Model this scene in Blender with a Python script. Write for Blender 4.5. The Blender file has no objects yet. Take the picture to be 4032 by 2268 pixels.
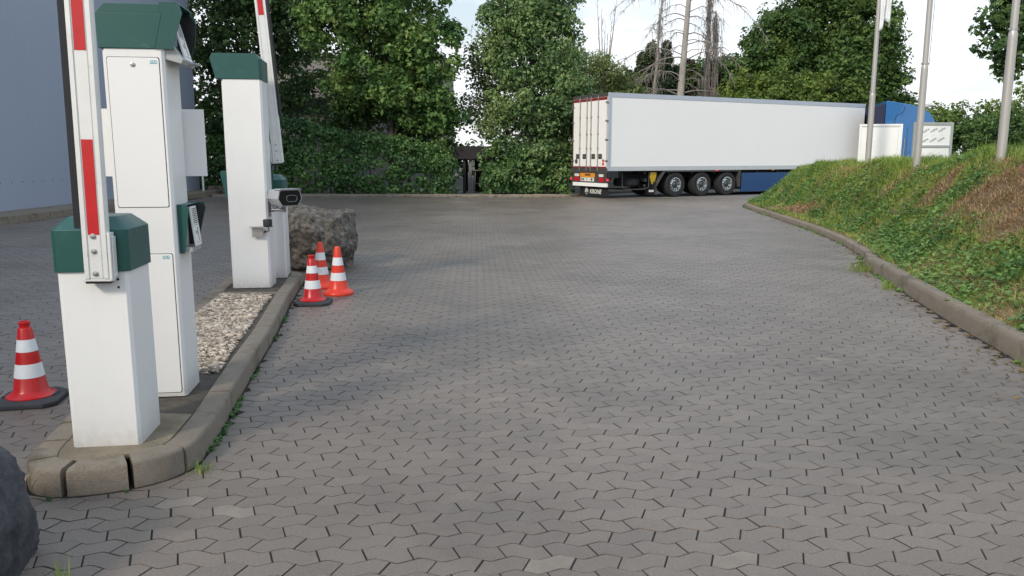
import bpy, bmesh, math, random
import numpy as np
from mathutils import Vector, Matrix
R = math.radians
sc = bpy.context.scene
COL = sc.collection

# ------------------------------------------------------------ camera, sky, sun
cam = bpy.data.cameras.new("camera"); camo = bpy.data.objects.new("camera", cam); COL.objects.link(camo)
cam.sensor_width = 36; cam.lens = 27.95; cam.clip_end = 1000; cam.clip_start = 0.05
camo.location = (0, 0, 1.6); camo.rotation_euler = (R(90 - 9.37), 0, 0)
sc.camera = camo
SUN_DIR = Vector((-0.50, -0.66, 0.56)).normalized()
sun = bpy.data.lights.new("sun", 'SUN'); sun.energy = 2.9; sun.angle = R(10); sun.color = (1.0, 0.90, 0.76)
suno = bpy.data.objects.new("sun", sun); COL.objects.link(suno)
suno.rotation_euler = SUN_DIR.to_track_quat('Z', 'Y').to_euler()
w = bpy.data.worlds.new("World"); sc.world = w; w.use_nodes = True
wt = w.node_tree; wt.nodes.clear()
def WN(t, **k):
    n = wt.nodes.new(t)
    for a, b in k.items(): setattr(n, a, b)
    return n
wout = WN('ShaderNodeOutputWorld'); sky = WN('ShaderNodeTexSky', sky_type='NISHITA'); sky.sun_disc = False
sky.sun_elevation = math.asin(SUN_DIR.z); sky.sun_rotation = math.atan2(SUN_DIR.x, SUN_DIR.y); sky.air_density = 1.2; sky.dust_density = 2.5
b1 = WN('ShaderNodeBackground'); b1.inputs[1].default_value = 0.15
b2 = WN('ShaderNodeBackground'); b2.inputs[0].default_value = (0.935, 0.965, 1.0, 1); b2.inputs[1].default_value = 1.25
tc = WN('ShaderNodeTexCoord'); mp = WN('ShaderNodeMapping'); mp.inputs['Scale'].default_value = (1.6, 1.6, 5.0)
nz = WN('ShaderNodeTexNoise'); nz.inputs['Scale'].default_value = 2.4; nz.inputs['Detail'].default_value = 6; nz.inputs['Roughness'].default_value = 0.55
cr = WN('ShaderNodeValToRGB'); cr.color_ramp.elements[0].position = 0.40; cr.color_ramp.elements[0].color = (0.42, 0.42, 0.42, 1)
cr.color_ramp.elements[1].position = 0.54; cr.color_ramp.elements[1].color = (1, 1, 1, 1)
mx = WN('ShaderNodeMixShader')
L = wt.links.new
L(tc.outputs['Generated'], mp.inputs[0]); L(mp.outputs[0], nz.inputs[0]); L(nz.outputs[0], cr.inputs[0]); L(cr.outputs[0], mx.inputs[0])
sx = WN('ShaderNodeSeparateXYZ'); zr = WN('ShaderNodeMapRange'); zr.inputs[1].default_value = .02; zr.inputs[2].default_value = .55; zm = WN('ShaderNodeMix'); zm.data_type = 'RGBA'
zm.inputs[6].default_value = (0.96, 0.98, 1.0, 1); zm.inputs[7].default_value = (0.70, 0.83, 1.0, 1)
L(tc.outputs['Generated'], sx.inputs[0]); L(sx.outputs[2], zr.inputs[0]); L(zr.outputs[0], zm.inputs[0]); L(zm.outputs[2], b2.inputs[0])
L(sky.outputs[0], b1.inputs[0]); L(b1.outputs[0], mx.inputs[1]); L(b2.outputs[0], mx.inputs[2]); L(mx.outputs[0], wout.inputs[0])
sc.view_settings.view_transform = 'Standard'; sc.view_settings.look = 'None'; sc.view_settings.exposure = 0; sc.view_settings.gamma = 1
sc.cycles.max_bounces = 10; sc.cycles.diffuse_bounces = 8; sc.cycles.transmission_bounces = 8; sc.cycles.transparent_max_bounces = 4

# ------------------------------------------------------------ materials
def lin(h):
    h = h.lstrip('#'); c = [int(h[i:i+2], 16)/255 for i in (0, 2, 4)]
    return tuple(x/12.92 if x <= .04045 else ((x+.055)/1.055)**2.4 for x in c) + (1,)
MATS = {}
def mat(name, col, rough=.6, metal=0., var=0., scale=3., bump=0., bscale=60., col2=None, spec=.5, coat=0., trans=0., emit=None, island=0., stretch=(1, 1, 1), speck=0., dirt=None, splash=0):
    m = bpy.data.materials.new(name); m.use_nodes = True; nt = m.node_tree; p = nt.nodes['Principled BSDF']
    N = nt.nodes.new; K = nt.links.new
    c = col if len(col) == 4 else tuple(col) + (1,)
    p.inputs['Roughness'].default_value = rough; p.inputs['Metallic'].default_value = metal
    p.inputs['Specular IOR Level'].default_value = spec; p.inputs['Coat Weight'].default_value = coat
    p.inputs['Base Color'].default_value = c
    tcn = N('ShaderNodeTexCoord'); mpn = N('ShaderNodeMapping'); mpn.inputs['Scale'].default_value = stretch
    K(tcn.outputs['Object'], mpn.inputs[0])
    cur = None
    if var or col2:
        n = N('ShaderNodeTexNoise'); n.inputs['Scale'].default_value = scale; n.inputs['Detail'].default_value = 8; n.inputs['Roughness'].default_value = .62
        K(mpn.outputs[0], n.inputs[0])
        r = N('ShaderNodeValToRGB'); r.color_ramp.elements[0].position = .32; r.color_ramp.elements[1].position = .68
        a = tuple(max(0, x*(1-var)) for x in c[:3]) + (1,)
        b = (tuple(col2[:3]) + (1,)) if col2 else tuple(min(1, x*(1+var)) for x in c[:3]) + (1,)
        r.color_ramp.elements[0].color = a; r.color_ramp.elements[1].color = b
        K(n.outputs[0], r.inputs[0]); cur = r.outputs[0]
    def mul(cur, fac_socket, lo, hi):
        mr = N('ShaderNodeMapRange'); mr.inputs['To Min'].default_value = lo; mr.inputs['To Max'].default_value = hi
        K(fac_socket, mr.inputs[0])
        v = N('ShaderNodeMix'); v.data_type = 'RGBA'; v.blend_type = 'MULTIPLY'; v.inputs[0].default_value = 1
        if cur is None: v.inputs[6].default_value = c
        else: K(cur, v.inputs[6])
        K(mr.outputs[0], v.inputs[7]); return v.outputs[2]
    if island:
        g = N('ShaderNodeNewGeometry'); cur = mul(cur, g.outputs['Random Per Island'], 1-island, 1+island)
    if speck:
        n3 = N('ShaderNodeTexNoise'); n3.inputs['Scale'].default_value = 95; n3.inputs['Detail'].default_value = 4; n3.inputs['Roughness'].default_value = .8
        K(mpn.outputs[0], n3.inputs[0]); cur = mul(cur, n3.outputs[0], 1-speck*1.6, 1+speck*1.6)
    if dirt:
        n4 = N('ShaderNodeTexNoise'); n4.inputs['Scale'].default_value = dirt[1]; n4.inputs['Detail'].default_value = 9; n4.inputs['Roughness'].default_value = .7
        K(mpn.outputs[0], n4.inputs[0])
        r4 = N('ShaderNodeValToRGB'); r4.color_ramp.elements[0].position = dirt[2]; r4.color_ramp.elements[1].position = dirt[2]+.14
        K(n4.outputs[0], r4.inputs[0])
        v4 = N('ShaderNodeMix'); v4.data_type = 'RGBA'
        mm = N('ShaderNodeMath'); mm.operation = 'MULTIPLY'; mm.inputs[1].default_value = dirt[3]; K(r4.outputs[0], mm.inputs[0]); K(mm.outputs[0], v4.inputs[0])
        if cur is None: v4.inputs[6].default_value = c
        else: K(cur, v4.inputs[6])
        v4.inputs[7].default_value = tuple(dirt[0][:3]) + (1,); cur = v4.outputs[2]
    if splash:
        sp = N('ShaderNodeSeparateXYZ'); K(tcn.outputs['Object'], sp.inputs[0])
        zr_ = N('ShaderNodeMapRange'); zr_.inputs[1].default_value = .34; zr_.inputs[2].default_value = 0.0; K(sp.outputs[2], zr_.inputs[0])
        pw = N('ShaderNodeMath'); pw.operation = 'POWER'; pw.inputs[1].default_value = 3.2; K(zr_.outputs[0], pw.inputs[0])
        n5 = N('ShaderNodeTexNoise'); n5.inputs['Scale'].default_value = 26; n5.inputs['Detail'].default_value = 8; K(tcn.outputs['Object'], n5.inputs[0])
        mp5 = N('ShaderNodeMapping'); mp5.inputs['Scale'].default_value = (38, 38, 1.6); K(tcn.outputs['Object'], mp5.inputs[0])
        n6 = N('ShaderNodeTexNoise'); n6.inputs['Scale'].default_value = 1; n6.inputs['Detail'].default_value = 4; K(mp5.outputs[0], n6.inputs[0])
        r6 = N('ShaderNodeMapRange'); r6.inputs[1].default_value = .56; r6.inputs[2].default_value = .78; r6.inputs[4].default_value = .04; K(n6.outputs[0], r6.inputs[0])
        m5 = N('ShaderNodeMath'); m5.operation = 'MULTIPLY'; K(pw.outputs[0], m5.inputs[0]); K(n5.outputs[0], m5.inputs[1])
        a5 = N('ShaderNodeMath'); a5.operation = 'ADD'; a5.use_clamp = True; K(m5.outputs[0], a5.inputs[0]); K(r6.outputs[0], a5.inputs[1])
        v5 = N('ShaderNodeMix'); v5.data_type = 'RGBA'; K(a5.outputs[0], v5.inputs[0]); K(cur, v5.inputs[6]); v5.inputs[7].default_value = (.30, .27, .22, 1); cur = v5.outputs[2]
    if cur is not None: K(cur, p.inputs['Base Color'])
    if bump:
        n2 = N('ShaderNodeTexNoise'); n2.inputs['Scale'].default_value = bscale; n2.inputs['Detail'].default_value = 6
        K(mpn.outputs[0], n2.inputs[0])
        bp = N('ShaderNodeBump'); bp.inputs['Strength'].default_value = bump; bp.inputs['Distance'].default_value = .01
        K(n2.outputs[0], bp.inputs['Height']); K(bp.outputs[0], p.inputs['Normal'])
    if emit: p.inputs['Emission Color'].default_value = emit[0]; p.inputs['Emission Strength'].default_value = emit[1]
    MATS[name] = m; return m

def leaf_mat(name, cols, trans=.35, rough=.55, large=0):
    m = bpy.data.materials.new(name); m.use_nodes = True; nt = m.node_tree; nt.nodes.clear(); N = nt.nodes.new; K = nt.links.new
    g = N('ShaderNodeNewGeometry'); r = N('ShaderNodeValToRGB'); r.color_ramp.interpolation = 'LINEAR'
    e = r.color_ramp.elements
    while len(e) < len(cols): e.new(.5)
    for i, c in enumerate(cols): e[i].position = i/(len(cols)-1); e[i].color = tuple(c) + (1,)
    tcn = N('ShaderNodeTexCoord'); n = N('ShaderNodeTexNoise'); n.inputs['Scale'].default_value = large or .5; n.inputs['Detail'].default_value = 3
    K(tcn.outputs['Object'], n.inputs[0])
    ma = N('ShaderNodeMath'); ma.operation = 'MULTIPLY'; ma.inputs[1].default_value = .55; K(g.outputs['Random Per Island'], ma.inputs[0])
    mr = N('ShaderNodeMapRange'); mr.inputs[1].default_value = .35; mr.inputs[2].default_value = .65; mr.inputs['To Max'].default_value = .45; K(n.outputs[0], mr.inputs[0])
    ad = N('ShaderNodeMath'); ad.operation = 'ADD'; K(ma.outputs[0], ad.inputs[0]); K(mr.outputs[0], ad.inputs[1]); K(ad.outputs[0], r.inputs[0])
    p = N('ShaderNodeBsdfPrincipled'); p.inputs['Roughness'].default_value = rough; p.inputs['Specular IOR Level'].default_value = .35
    K(r.outputs[0], p.inputs['Base Color'])
    t = N('ShaderNodeBsdfTranslucent'); K(r.outputs[0], t.inputs[0])
    mxn = N('ShaderNodeMixShader'); mxn.inputs[0].default_value = trans; K(p.outputs[0], mxn.inputs[1]); K(t.outputs[0], mxn.inputs[2])
    o = N('ShaderNodeOutputMaterial'); K(mxn.outputs[0], o.inputs[0]); MATS[name] = m; return m

mat('white_paint', (.78, .78, .765), .32, var=.03, scale=1.4, bump=.02, bscale=25, dirt=((.42, .40, .36), 2.4, .66, .35), splash=1)
mat('door_white', (.80, .80, .785), .30, var=.02, scale=1.2, dirt=((.45, .43, .38), 3.1, .70, .3))
mat('green_paint', (.014, .082, .072), .40, var=.10, scale=3, bump=.03, bscale=40, dirt=((.12, .17, .15), 9, .60, .35))
mat('dark_gap', (.015, .015, .016), .8)
mat('black_rubber', (.016, .017, .019), .65, var=.15)
mat('black_glass', (.012, .012, .016), .12, coat=.5)
mat('aluminium', (.72, .72, .70), .35, metal=.15, var=.05, scale=6, dirt=((.3, .29, .26), 14, .62, .5))
mat('steel', (.42, .41, .39), .38, metal=.7, var=.15, scale=18, dirt=((.20, .15, .10), 30, .60, .5))
mat('bolt_steel', (.5, .5, .49), .3, metal=.8)
mat('red_foil', (.50, .012, .014), .35, var=.08, scale=9)
mat('red_strip', (.20, .012, .016), .5)
mat('label_teal', (.08, .42, .48), .5)
mat('camera_grey', (.37, .385, .42), .35, var=.05)
mat('bracket_grey', (.22, .23, .26), .45, metal=.3)
mat('cone_red', (.50, .006, .007), .30, var=.12, scale=9, dirt=((.25, .03, .025), 12, .62, .5))
mat('cone_orange', (.72, .042, .014), .36, var=.10, scale=9, dirt=((.35, .06, .04), 12, .60, .5))
mat('cone_band', (.74, .76, .78), .45, var=.05, scale=20, dirt=((.35, .34, .32), 18, .60, .45))
mat('cone_base', (.035, .036, .042), .75, var=.25, scale=14, bump=.3, bscale=80)
mat('paver', (.165, .134, .108), .42, var=.20, scale=.32, bump=.5, bscale=260, island=.09, speck=.62, dirt=((.098, .078, .060), .55, .48, .65), spec=1.0)
mat('paver_pale', (.225, .195, .165), .7, var=.12, scale=6, bump=.6, bscale=200, speck=.25)
mat('joint_soil', (.016, .013, .010), .95, var=.4, scale=9, bump=.5, bscale=90)
mat('asphalt', (.17, .165, .16), .75, var=.14, scale=.7, bump=.4, bscale=150, speck=.15)
mat('concrete_kerb', (.24, .202, .158), .85, var=.18, scale=2.6, bump=.9, bscale=170, speck=.28, dirt=((.105, .090, .062), 2.6, .50, .9))
mat('concrete_mossy', (.24, .20, .14), .9, var=.25, scale=5, bump=1., bscale=130, speck=.3, dirt=((.14, .115, .06), 3.4, .52, .6))
mat('island_soil', (.075, .064, .050), .95, var=.35, scale=9, bump=1., bscale=70, speck=.35)
mat('pebble', (.34, .265, .19), .8, var=.35, scale=30, island=.55, col2=(.62, .53, .43))
mat('boulder', (.056, .048, .040), .9, scale=14, col2=(.23, .198, .165), var=.5, bump=1.0, bscale=30, speck=.45, dirt=((.030, .029, .024), 5.5, .49, .85))
mat('boulder_dark', (.040, .042, .050), .8, var=.45, scale=9, bump=.9, bscale=45, speck=.3, col2=(.085, .085, .095))
mat('cladding', (.35, .395, .49), .34, var=.04, scale=.25, stretch=(1, 1, .3), spec=.6)
mat('concrete_wall', (.25, .235, .225), .9, var=.12, scale=.8, bump=.3)
mat('bark', (.12, .10, .085), .95, var=.35, scale=5, bump=1., bscale=14, stretch=(1, 1, .3))
mat('dead_bark', (.30, .275, .25), .95, var=.3, scale=3, bump=1., bscale=12, stretch=(1, 1, .4))
mat('dead_twig', (.235, .21, .185), .95, var=.3, scale=3)
mat('mast', (.40, .39, .37), .42, metal=.25, var=.08, scale=2, stretch=(1, 1, .2), dirt=((.22, .21, .19), 3, .58, .4))
mat('flag_cloth', (.72, .74, .76), .8, var=.05)
mat('sign_white', (.80, .81, .81), .4, var=.02)
mat('sign_frame_grey', (.40, .42, .41), .45, metal=.3, var=.08, scale=5)
mat('film_print', (.17, .20, .21), .7)
mat('film_print_faint', (.42, .45, .46), .7)
mat('trailer_white', (.82, .825, .82), .38, var=.012, scale=.5, dirt=((.55, .54, .51), 1.3, .66, .35))
mat('trailer_rail', (.44, .49, .56), .4, metal=.2, var=.04)
mat('trailer_rail_low', (.50, .53, .54), .45, metal=.1, var=.06)
mat('trailer_door', (.79, .785, .765), .4, var=.02, dirt=((.45, .42, .38), 4, .62, .3))
mat('frame_dark', (.055, .052, .05), .6, var=.2)
mat('chassis_black', (.012, .013, .017), .6, var=.3)
mat('tyre', (.016, .016, .018), .85, var=.3, scale=12, bump=.4, bscale=40)
mat('rim_chrome', (.62, .63, .62), .22, metal=.9, var=.1)
mat('hub_dark', (.05, .07, .075), .5, metal=.4)
mat('truck_blue', (.013, .062, .175), .3, var=.05, coat=.3)
mat('cab_blue', (.022, .13, .34), .25, var=.05, coat=.6)
mat('deflector_navy', (.012, .018, .05), .5)  # dark navy of the side deflectors behind the cab
mat('cab_glass', (.01, .012, .015), .08, spec=.8)
mat('lamp_red', (.35, .01, .015), .3, emit=((1, .02, .04, 1), .15))
mat('marker_red', (.6, .01, .03), .3, emit=((1, .03, .08, 1), .8))
mat('plate_orange', (.72, .26, .02), .5)
mat('plate_white', (.65, .66, .62), .5)
mat('yellow', (.45, .30, .02), .6, var=.2)
mat('mud', (.06, .05, .038), .95, var=.4, scale=4, bump=1, bscale=30)
mat('mound_soil', (.14, .105, .062), .95, var=.4, scale=2.5, bump=1, bscale=30)
mat('dark_wood', (.016, .013, .014), .8, var=.3)
mat('grey_wood', (.16, .15, .14), .8, var=.2)
leaf_mat('leaf_maple_bright', [(0.022, 0.067, 0.032), (0.086, 0.186, 0.054), (0.213, 0.344, 0.094), (0.398, 0.469, 0.163)], .42, large=.8)
leaf_mat('leaf_maple_dark', [(0.027, 0.059, 0.027), (0.075, 0.148, 0.053), (0.205, 0.304, 0.083)], .35)  # darkened greens: backlit shade of the maple by the hall put into the leaf colour
leaf_mat('leaf_ivy', [(0.038, 0.084, 0.043), (0.100, 0.186, 0.072), (0.216, 0.318, 0.110), (0.323, 0.389, 0.152)], .3, .42)
leaf_mat('leaf_hedge', [(0.029, 0.073, 0.031), (0.084, 0.176, 0.057), (0.191, 0.322, 0.088)], .25, .45)
leaf_mat('leaf_birch', [(0.052, 0.094, 0.042), (0.132, 0.187, 0.082), (0.210, 0.265, 0.123)], .35)
leaf_mat('leaf_olive', [(0.075, 0.112, 0.044), (0.180, 0.232, 0.078), (0.285, 0.330, 0.137)], .35)
leaf_mat('leaf_broad', [(0.027, 0.066, 0.024), (0.074, 0.146, 0.042), (0.160, 0.247, 0.063)], .3)
leaf_mat('leaf_broad_light', [(.020, .052, .018), (.060, .125, .032), (.125, .205, .050), (.19, .26, .07)], .35)
leaf_mat('leaf_yellow', [(0.049, 0.103, 0.028), (0.142, 0.220, 0.046), (0.269, 0.336, 0.074)], .4)
leaf_mat('leaf_conifer', [(0.017, 0.043, 0.020), (0.039, 0.082, 0.035), (0.109, 0.108, 0.041)], .15)
leaf_mat('leaf_brown', [(.018, .026, .012), (.06, .05, .028), (.12, .09, .055)], .15)
leaf_mat('grass_blades', [(0.076, 0.142, 0.026), (0.174, 0.291, 0.049), (0.328, 0.401, 0.077), (0.522, 0.468, 0.156)], .35, .5, 1.1)
leaf_mat('weed_leaves', [(0.032, 0.085, 0.029), (0.081, 0.186, 0.045), (0.170, 0.287, 0.071), (0.279, 0.358, 0.103)], .3, .45, 1.3)
leaf_mat('dry_straw', [(.26, .15, .085), (.46, .31, .18), (.62, .48, .29)], .2, .8, 1.6)
leaf_mat('litter', [(.12, .07, .03), (.25, .17, .07), (.35, .28, .12)], .2, .8)

# ------------------------------------------------------------ mesh helpers
class MB:
    def __init__(s): s.v = []; s.f = []; s.mi = []
    def add(s, vs, fs, mi=0):
        o = len(s.v); s.v += [tuple(v) for v in vs]
        for f in fs: s.f.append(tuple(i+o for i in f)); s.mi.append(mi)
        return s
    def box(s, x0, x1, y0, y1, z0, z1, mi=0, M=None):
        vs = [Vector((x, y, z)) for z in (z0, z1) for x, y in ((x0, y0), (x1, y0), (x1, y1), (x0, y1))]
        if M: vs = [M @ v for v in vs]
        return s.add(vs, [(3, 2, 1, 0), (4, 5, 6, 7), (0, 1, 5, 4), (1, 2, 6, 5), (2, 3, 7, 6), (3, 0, 4, 7)], mi)
    def prism(s, pts, a, b, axis='z', mi=0, M=None):
        n = len(pts)
        def mk(p, t):
            v = {'z': (p[0], p[1], t), 'y': (p[0], t, p[1]), 'x': (t, p[0], p[1])}[axis]
            return M @ Vector(v) if M else Vector(v)
        vs = [mk(p, a) for p in pts] + [mk(p, b) for p in pts]
        fs = [tuple(range(n))[::-1], tuple(range(n, 2*n))] + [(i, (i+1) % n, (i+1) % n+n, i+n) for i in range(n)]
        return s.add(vs, fs, mi)
    def lathe(s, prof, seg=28, c=(0, 0, 0), mi=0, M=None, cap=True):
        vs = []; fs = []
        for r, z in prof:
            for k in range(seg):
                a = 2*math.pi*k/seg; v = Vector((c[0]+r*math.cos(a), c[1]+r*math.sin(a), c[2]+z)); vs.append(M @ v if M else v)
        for i in range(len(prof)-1):
            for k in range(seg):
                k2 = (k+1) % seg; fs.append((i*seg+k, i*seg+k2, (i+1)*seg+k2, (i+1)*seg+k))
        if cap: fs.append(tuple(range(seg))[::-1]); fs.append(tuple(range((len(prof)-1)*seg, len(prof)*seg)))
        return s.add(vs, fs, mi)
    def tube(s, pts, rad, seg=8, mi=0, cap=True):
        pts = [Vector(p) for p in pts]; rad = rad if hasattr(rad, '__len__') else [rad]*len(pts)
        vs = []; fs = []; up = Vector((.13, .31, .94))
        for i, p in enumerate(pts):
            d = (pts[min(i+1, len(pts)-1)]-pts[max(i-1, 0)]).normalized()
            a = d.cross(up)
            if a.length < .05: a = d.cross(Vector((1, 0, 0)))
            a.normalize(); b = d.cross(a)
            for k in range(seg):
                t = 2*math.pi*k/seg; vs.append(p+(a*math.cos(t)+b*math.sin(t))*rad[i])
        for i in range(len(pts)-1):
            for k in range(seg):
                k2 = (k+1) % seg; fs.append((i*seg+k, i*seg+k2, (i+1)*seg+k2, (i+1)*seg+k))
        if cap: fs.append(tuple(range(seg))); fs.append(tuple(range((len(pts)-1)*seg, len(pts)*seg))[::-1])
        return s.add(vs, fs, mi)
    def build(s, name, mats, parent=None, bevel=0, smooth=False, seg=2):
        me = bpy.data.meshes.new(name); me.from_pydata(s.v, [], s.f)
        if isinstance(mats, str): mats = [mats]
        for m in mats: me.materials.append(MATS[m])
        if any(s.mi): me.polygons.foreach_set('material_index', s.mi)
        bm = bmesh.new(); bm.from_mesh(me); bmesh.ops.recalc_face_normals(bm, faces=bm.faces); bm.to_mesh(me); bm.free()
        if smooth:
            me.polygons.foreach_set('use_smooth', [True]*len(me.polygons)); me.set_sharp_from_angle(angle=R(40))
        o = bpy.data.objects.new(name, me); COL.objects.link(o)
        if parent: o.parent = parent
        if bevel:
            b = o.modifiers.new('bevel', 'BEVEL'); b.width = bevel; b.segments = seg; b.limit_method = 'ANGLE'; b.angle_limit = R(35)
            me.polygons.foreach_set('use_smooth', [True]*len(me.polygons))
            b.harden_normals = True
        return o
def fast(name, V, F, mats, parent=None, mi=None, smooth=False):
    """V (n,3) float, F (m,k) int array with constant k"""
    me = bpy.data.meshes.new(name); n, m, k = len(V), len(F), F.shape[1]
    me.vertices.add(n); me.vertices.foreach_set('co', np.ascontiguousarray(V, dtype=np.float32).ravel())
    me.loops.add(m*k); me.loops.foreach_set('vertex_index', np.ascontiguousarray(F, dtype=np.int32).ravel())
    me.polygons.add(m); me.polygons.foreach_set('loop_start', np.arange(0, m*k, k, dtype=np.int32))
    if isinstance(mats, str): mats = [mats]
    for q in mats: me.materials.append(MATS[q])
    if mi is not None: me.polygons.foreach_set('material_index', np.asarray(mi, dtype=np.int32))
    me.polygons.foreach_set('use_smooth', np.full(m, smooth, dtype=bool))
    me.update(calc_edges=True); me.validate()
    o = bpy.data.objects.new(name, me); COL.objects.link(o)
    if parent: o.parent = parent
    return o
def tag(o, label=None, cat=None, group=None, kind=None):
    for k, v in (('label', label), ('category', cat), ('group', group), ('kind', kind)):
        if v: o[k] = v
    return o
def thing(name, loc, rz, label, cat, group=None):
    o = bpy.data.objects.new(name, None); COL.objects.link(o); o.empty_display_size = .1
    o.location = loc; o.rotation_euler = (0, 0, R(rz)); return tag(o, label, cat, group)
def struct(o): o['kind'] = 'structure'; return o
def text(name, body, size, material, parent, loc, rot, depth=.001, shear=0, bold=0, align='CENTER'):
    cu = bpy.data.curves.new(name, 'FONT'); cu.body = body; cu.size = size; cu.extrude = depth; cu.shear = shear; cu.offset = bold
    cu.align_x = align; cu.align_y = 'CENTER'; cu.resolution_u = 3
    to = bpy.data.objects.new('tmp', cu); COL.objects.link(to); bpy.context.view_layer.update()
    me = bpy.data.meshes.new_from_object(to.evaluated_get(bpy.context.evaluated_depsgraph_get())); bpy.data.objects.remove(to)
    me.name = name; me.materials.clear(); me.materials.append(MATS[material])
    o = bpy.data.objects.new(name, me); COL.objects.link(o); o.parent = parent; o.location = loc; o.rotation_euler = rot; return o
rnd = random.Random(5); rng = np.random.default_rng(11)

# ------------------------------------------------------------ outlines of the place
ISL = [(-2.645, 9.83), (-2.42, 8.5), (-2.14, 7.0), (-1.98, 6.0), (-1.835, 5.15), (-1.71, 4.45), (-1.655, 4.0), (-1.68, 3.86), (-1.75, 3.75), (-1.9, 3.645),
       (-2.1, 3.575), (-2.27, 3.585), (-2.37, 3.66), (-2.44, 3.82), (-2.58, 4.45), (-2.76, 5.2), (-2.94, 5.98), (-3.10, 7.0), (-3.25, 8.1), (-3.53, 9.75),
       (-3.53, 10.1), (-3.35, 10.33), (-3.05, 10.38), (-2.80, 10.28), (-2.67, 10.08)]
KR_FAR = [(5.42, 12.0), (5.72, 12.9), (6.19, 14.85), (6.59, 17.3), (6.99, 21.1), (7.35, 24.4), (7.58, 26.1), (7.95, 27.2), (8.9, 28.0), (10.5, 28.6), (14.0, 30.0), (19.0, 32.2)]
KR_NEAR = [(3.45, 3.2), (3.72, 4.6), (3.99, 6.0), (4.12, 6.62), (4.29, 7.55), (4.59, 8.93), (4.99, 10.5), (5.28, 11.55), (5.42, 12.0)]
def resample(P, step, closed=False):
    P = [np.array(p, float) for p in P]
    if closed: P = P + [P[0]]
    seg = [np.linalg.norm(P[i+1]-P[i]) for i in range(len(P)-1)]; T = np.concatenate([[0], np.cumsum(seg)])
    n = max(2, int(T[-1]/step)); t = np.linspace(0, T[-1], n+1); A = np.array(P)
    Q = np.stack([np.interp(t, T, A[:, 0]), np.interp(t, T, A[:, 1])], 1)
    # light smoothing of corners
    for _ in range(3):
        if closed: Q[:-1] = (np.roll(Q[:-1], 1, 0)+2*Q[:-1]+np.roll(Q[:-1], -1, 0))/4; Q[-1] = Q[0]
        else: Q[1:-1] = (Q[:-2]+2*Q[1:-1]+Q[2:])/4
    return Q
def inside(poly, X, Y):
    poly = np.array(poly); r = np.zeros(np.shape(X), bool); n = len(poly)
    for i in range(n):
        x0, y0 = poly[i]; x1, y1 = poly[(i+1) % n]
        c = ((y0 > Y) != (y1 > Y)) & (X < (x1-x0)*(Y-y0)/(y1-y0+1e-12)+x0); r ^= c
    return r
def distpoly(line, X, Y):
    line = np.array(line); d = np.full(np.shape(X), 1e9)
    for i in range(len(line)-1):
        a, b = line[i], line[i+1]; ab = b-a
        t = np.clip(((X-a[0])*ab[0]+(Y-a[1])*ab[1])/(ab @ ab), 0, 1)
        d = np.minimum(d, np.hypot(X-a[0]-t*ab[0], Y-a[1]-t*ab[1]))
    return d
def kerb(name, P, width, height, side, material, stone=1.0, gaps=None, closed=False, step=.125, base=-.03, rnd_top=.013):
    """row of kerb stones along P (outer foot line); side=+1 puts the stone left of the walking direction"""
    Q = resample(P, step, closed); n = len(Q); T = np.zeros((n, 2))
    T[1:-1] = Q[2:]-Q[:-2]; T[0] = Q[1]-(Q[-2] if closed else Q[0]); T[-1] = (T[0] if closed else Q[-1]-Q[-2]); T /= np.linalg.norm(T, axis=1)[:, None]
    Nn = np.stack([-T[:, 1], T[:, 0]], 1)*side
    prof = [(0, base), (.004, height-rnd_top*1.6), (.010, height-rnd_top*.6), (.024, height), (width-.01, height), (width, height-.01), (width, base)]
    mb = MB(); acc = 0; start = 0; k = 0
    L_ = np.concatenate([[0], np.cumsum(np.linalg.norm(Q[1:]-Q[:-1], axis=1))]); i0 = 0
    while i0 < n-1:
        ln = (gaps[1] if gaps and gaps[0](Q[i0]) else stone); i1 = i0+1
        while i1 < n-1 and L_[i1]-L_[i0] < ln: i1 += 1
        g = .5*(gaps[2] if gaps and gaps[0](Q[i0]) else .006)
        off = rnd.uniform(-.004, .004); hz = rnd.uniform(-.005, .004)
        ring = []
        for i in range(i0, i1+1):
            q = Q[i].copy()
            if i == i0: q = q+T[i]*g
            if i == i1: q = q-T[i]*g
            ring.append([(q[0]+Nn[i][0]*(u+off), q[1]+Nn[i][1]*(u+off), z+(hz if z > 0 else 0)) for u, z in prof])
        m = len(prof); vs = [v for r_ in ring for v in r_]; fs = []
        for a in range(len(ring)-1):
            for b in range(m): b2 = (b+1) % m; fs.append((a*m+b, a*m+b2, (a+1)*m+b2, (a+1)*m+b))
        fs.append(tuple(range(m))); fs.append(tuple(range((len(ring)-1)*m, len(ring)*m))[::-1])
        mb.add(vs, fs); i0 = i1; k += 1
    return mb.build(name, material, smooth=True)

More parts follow.
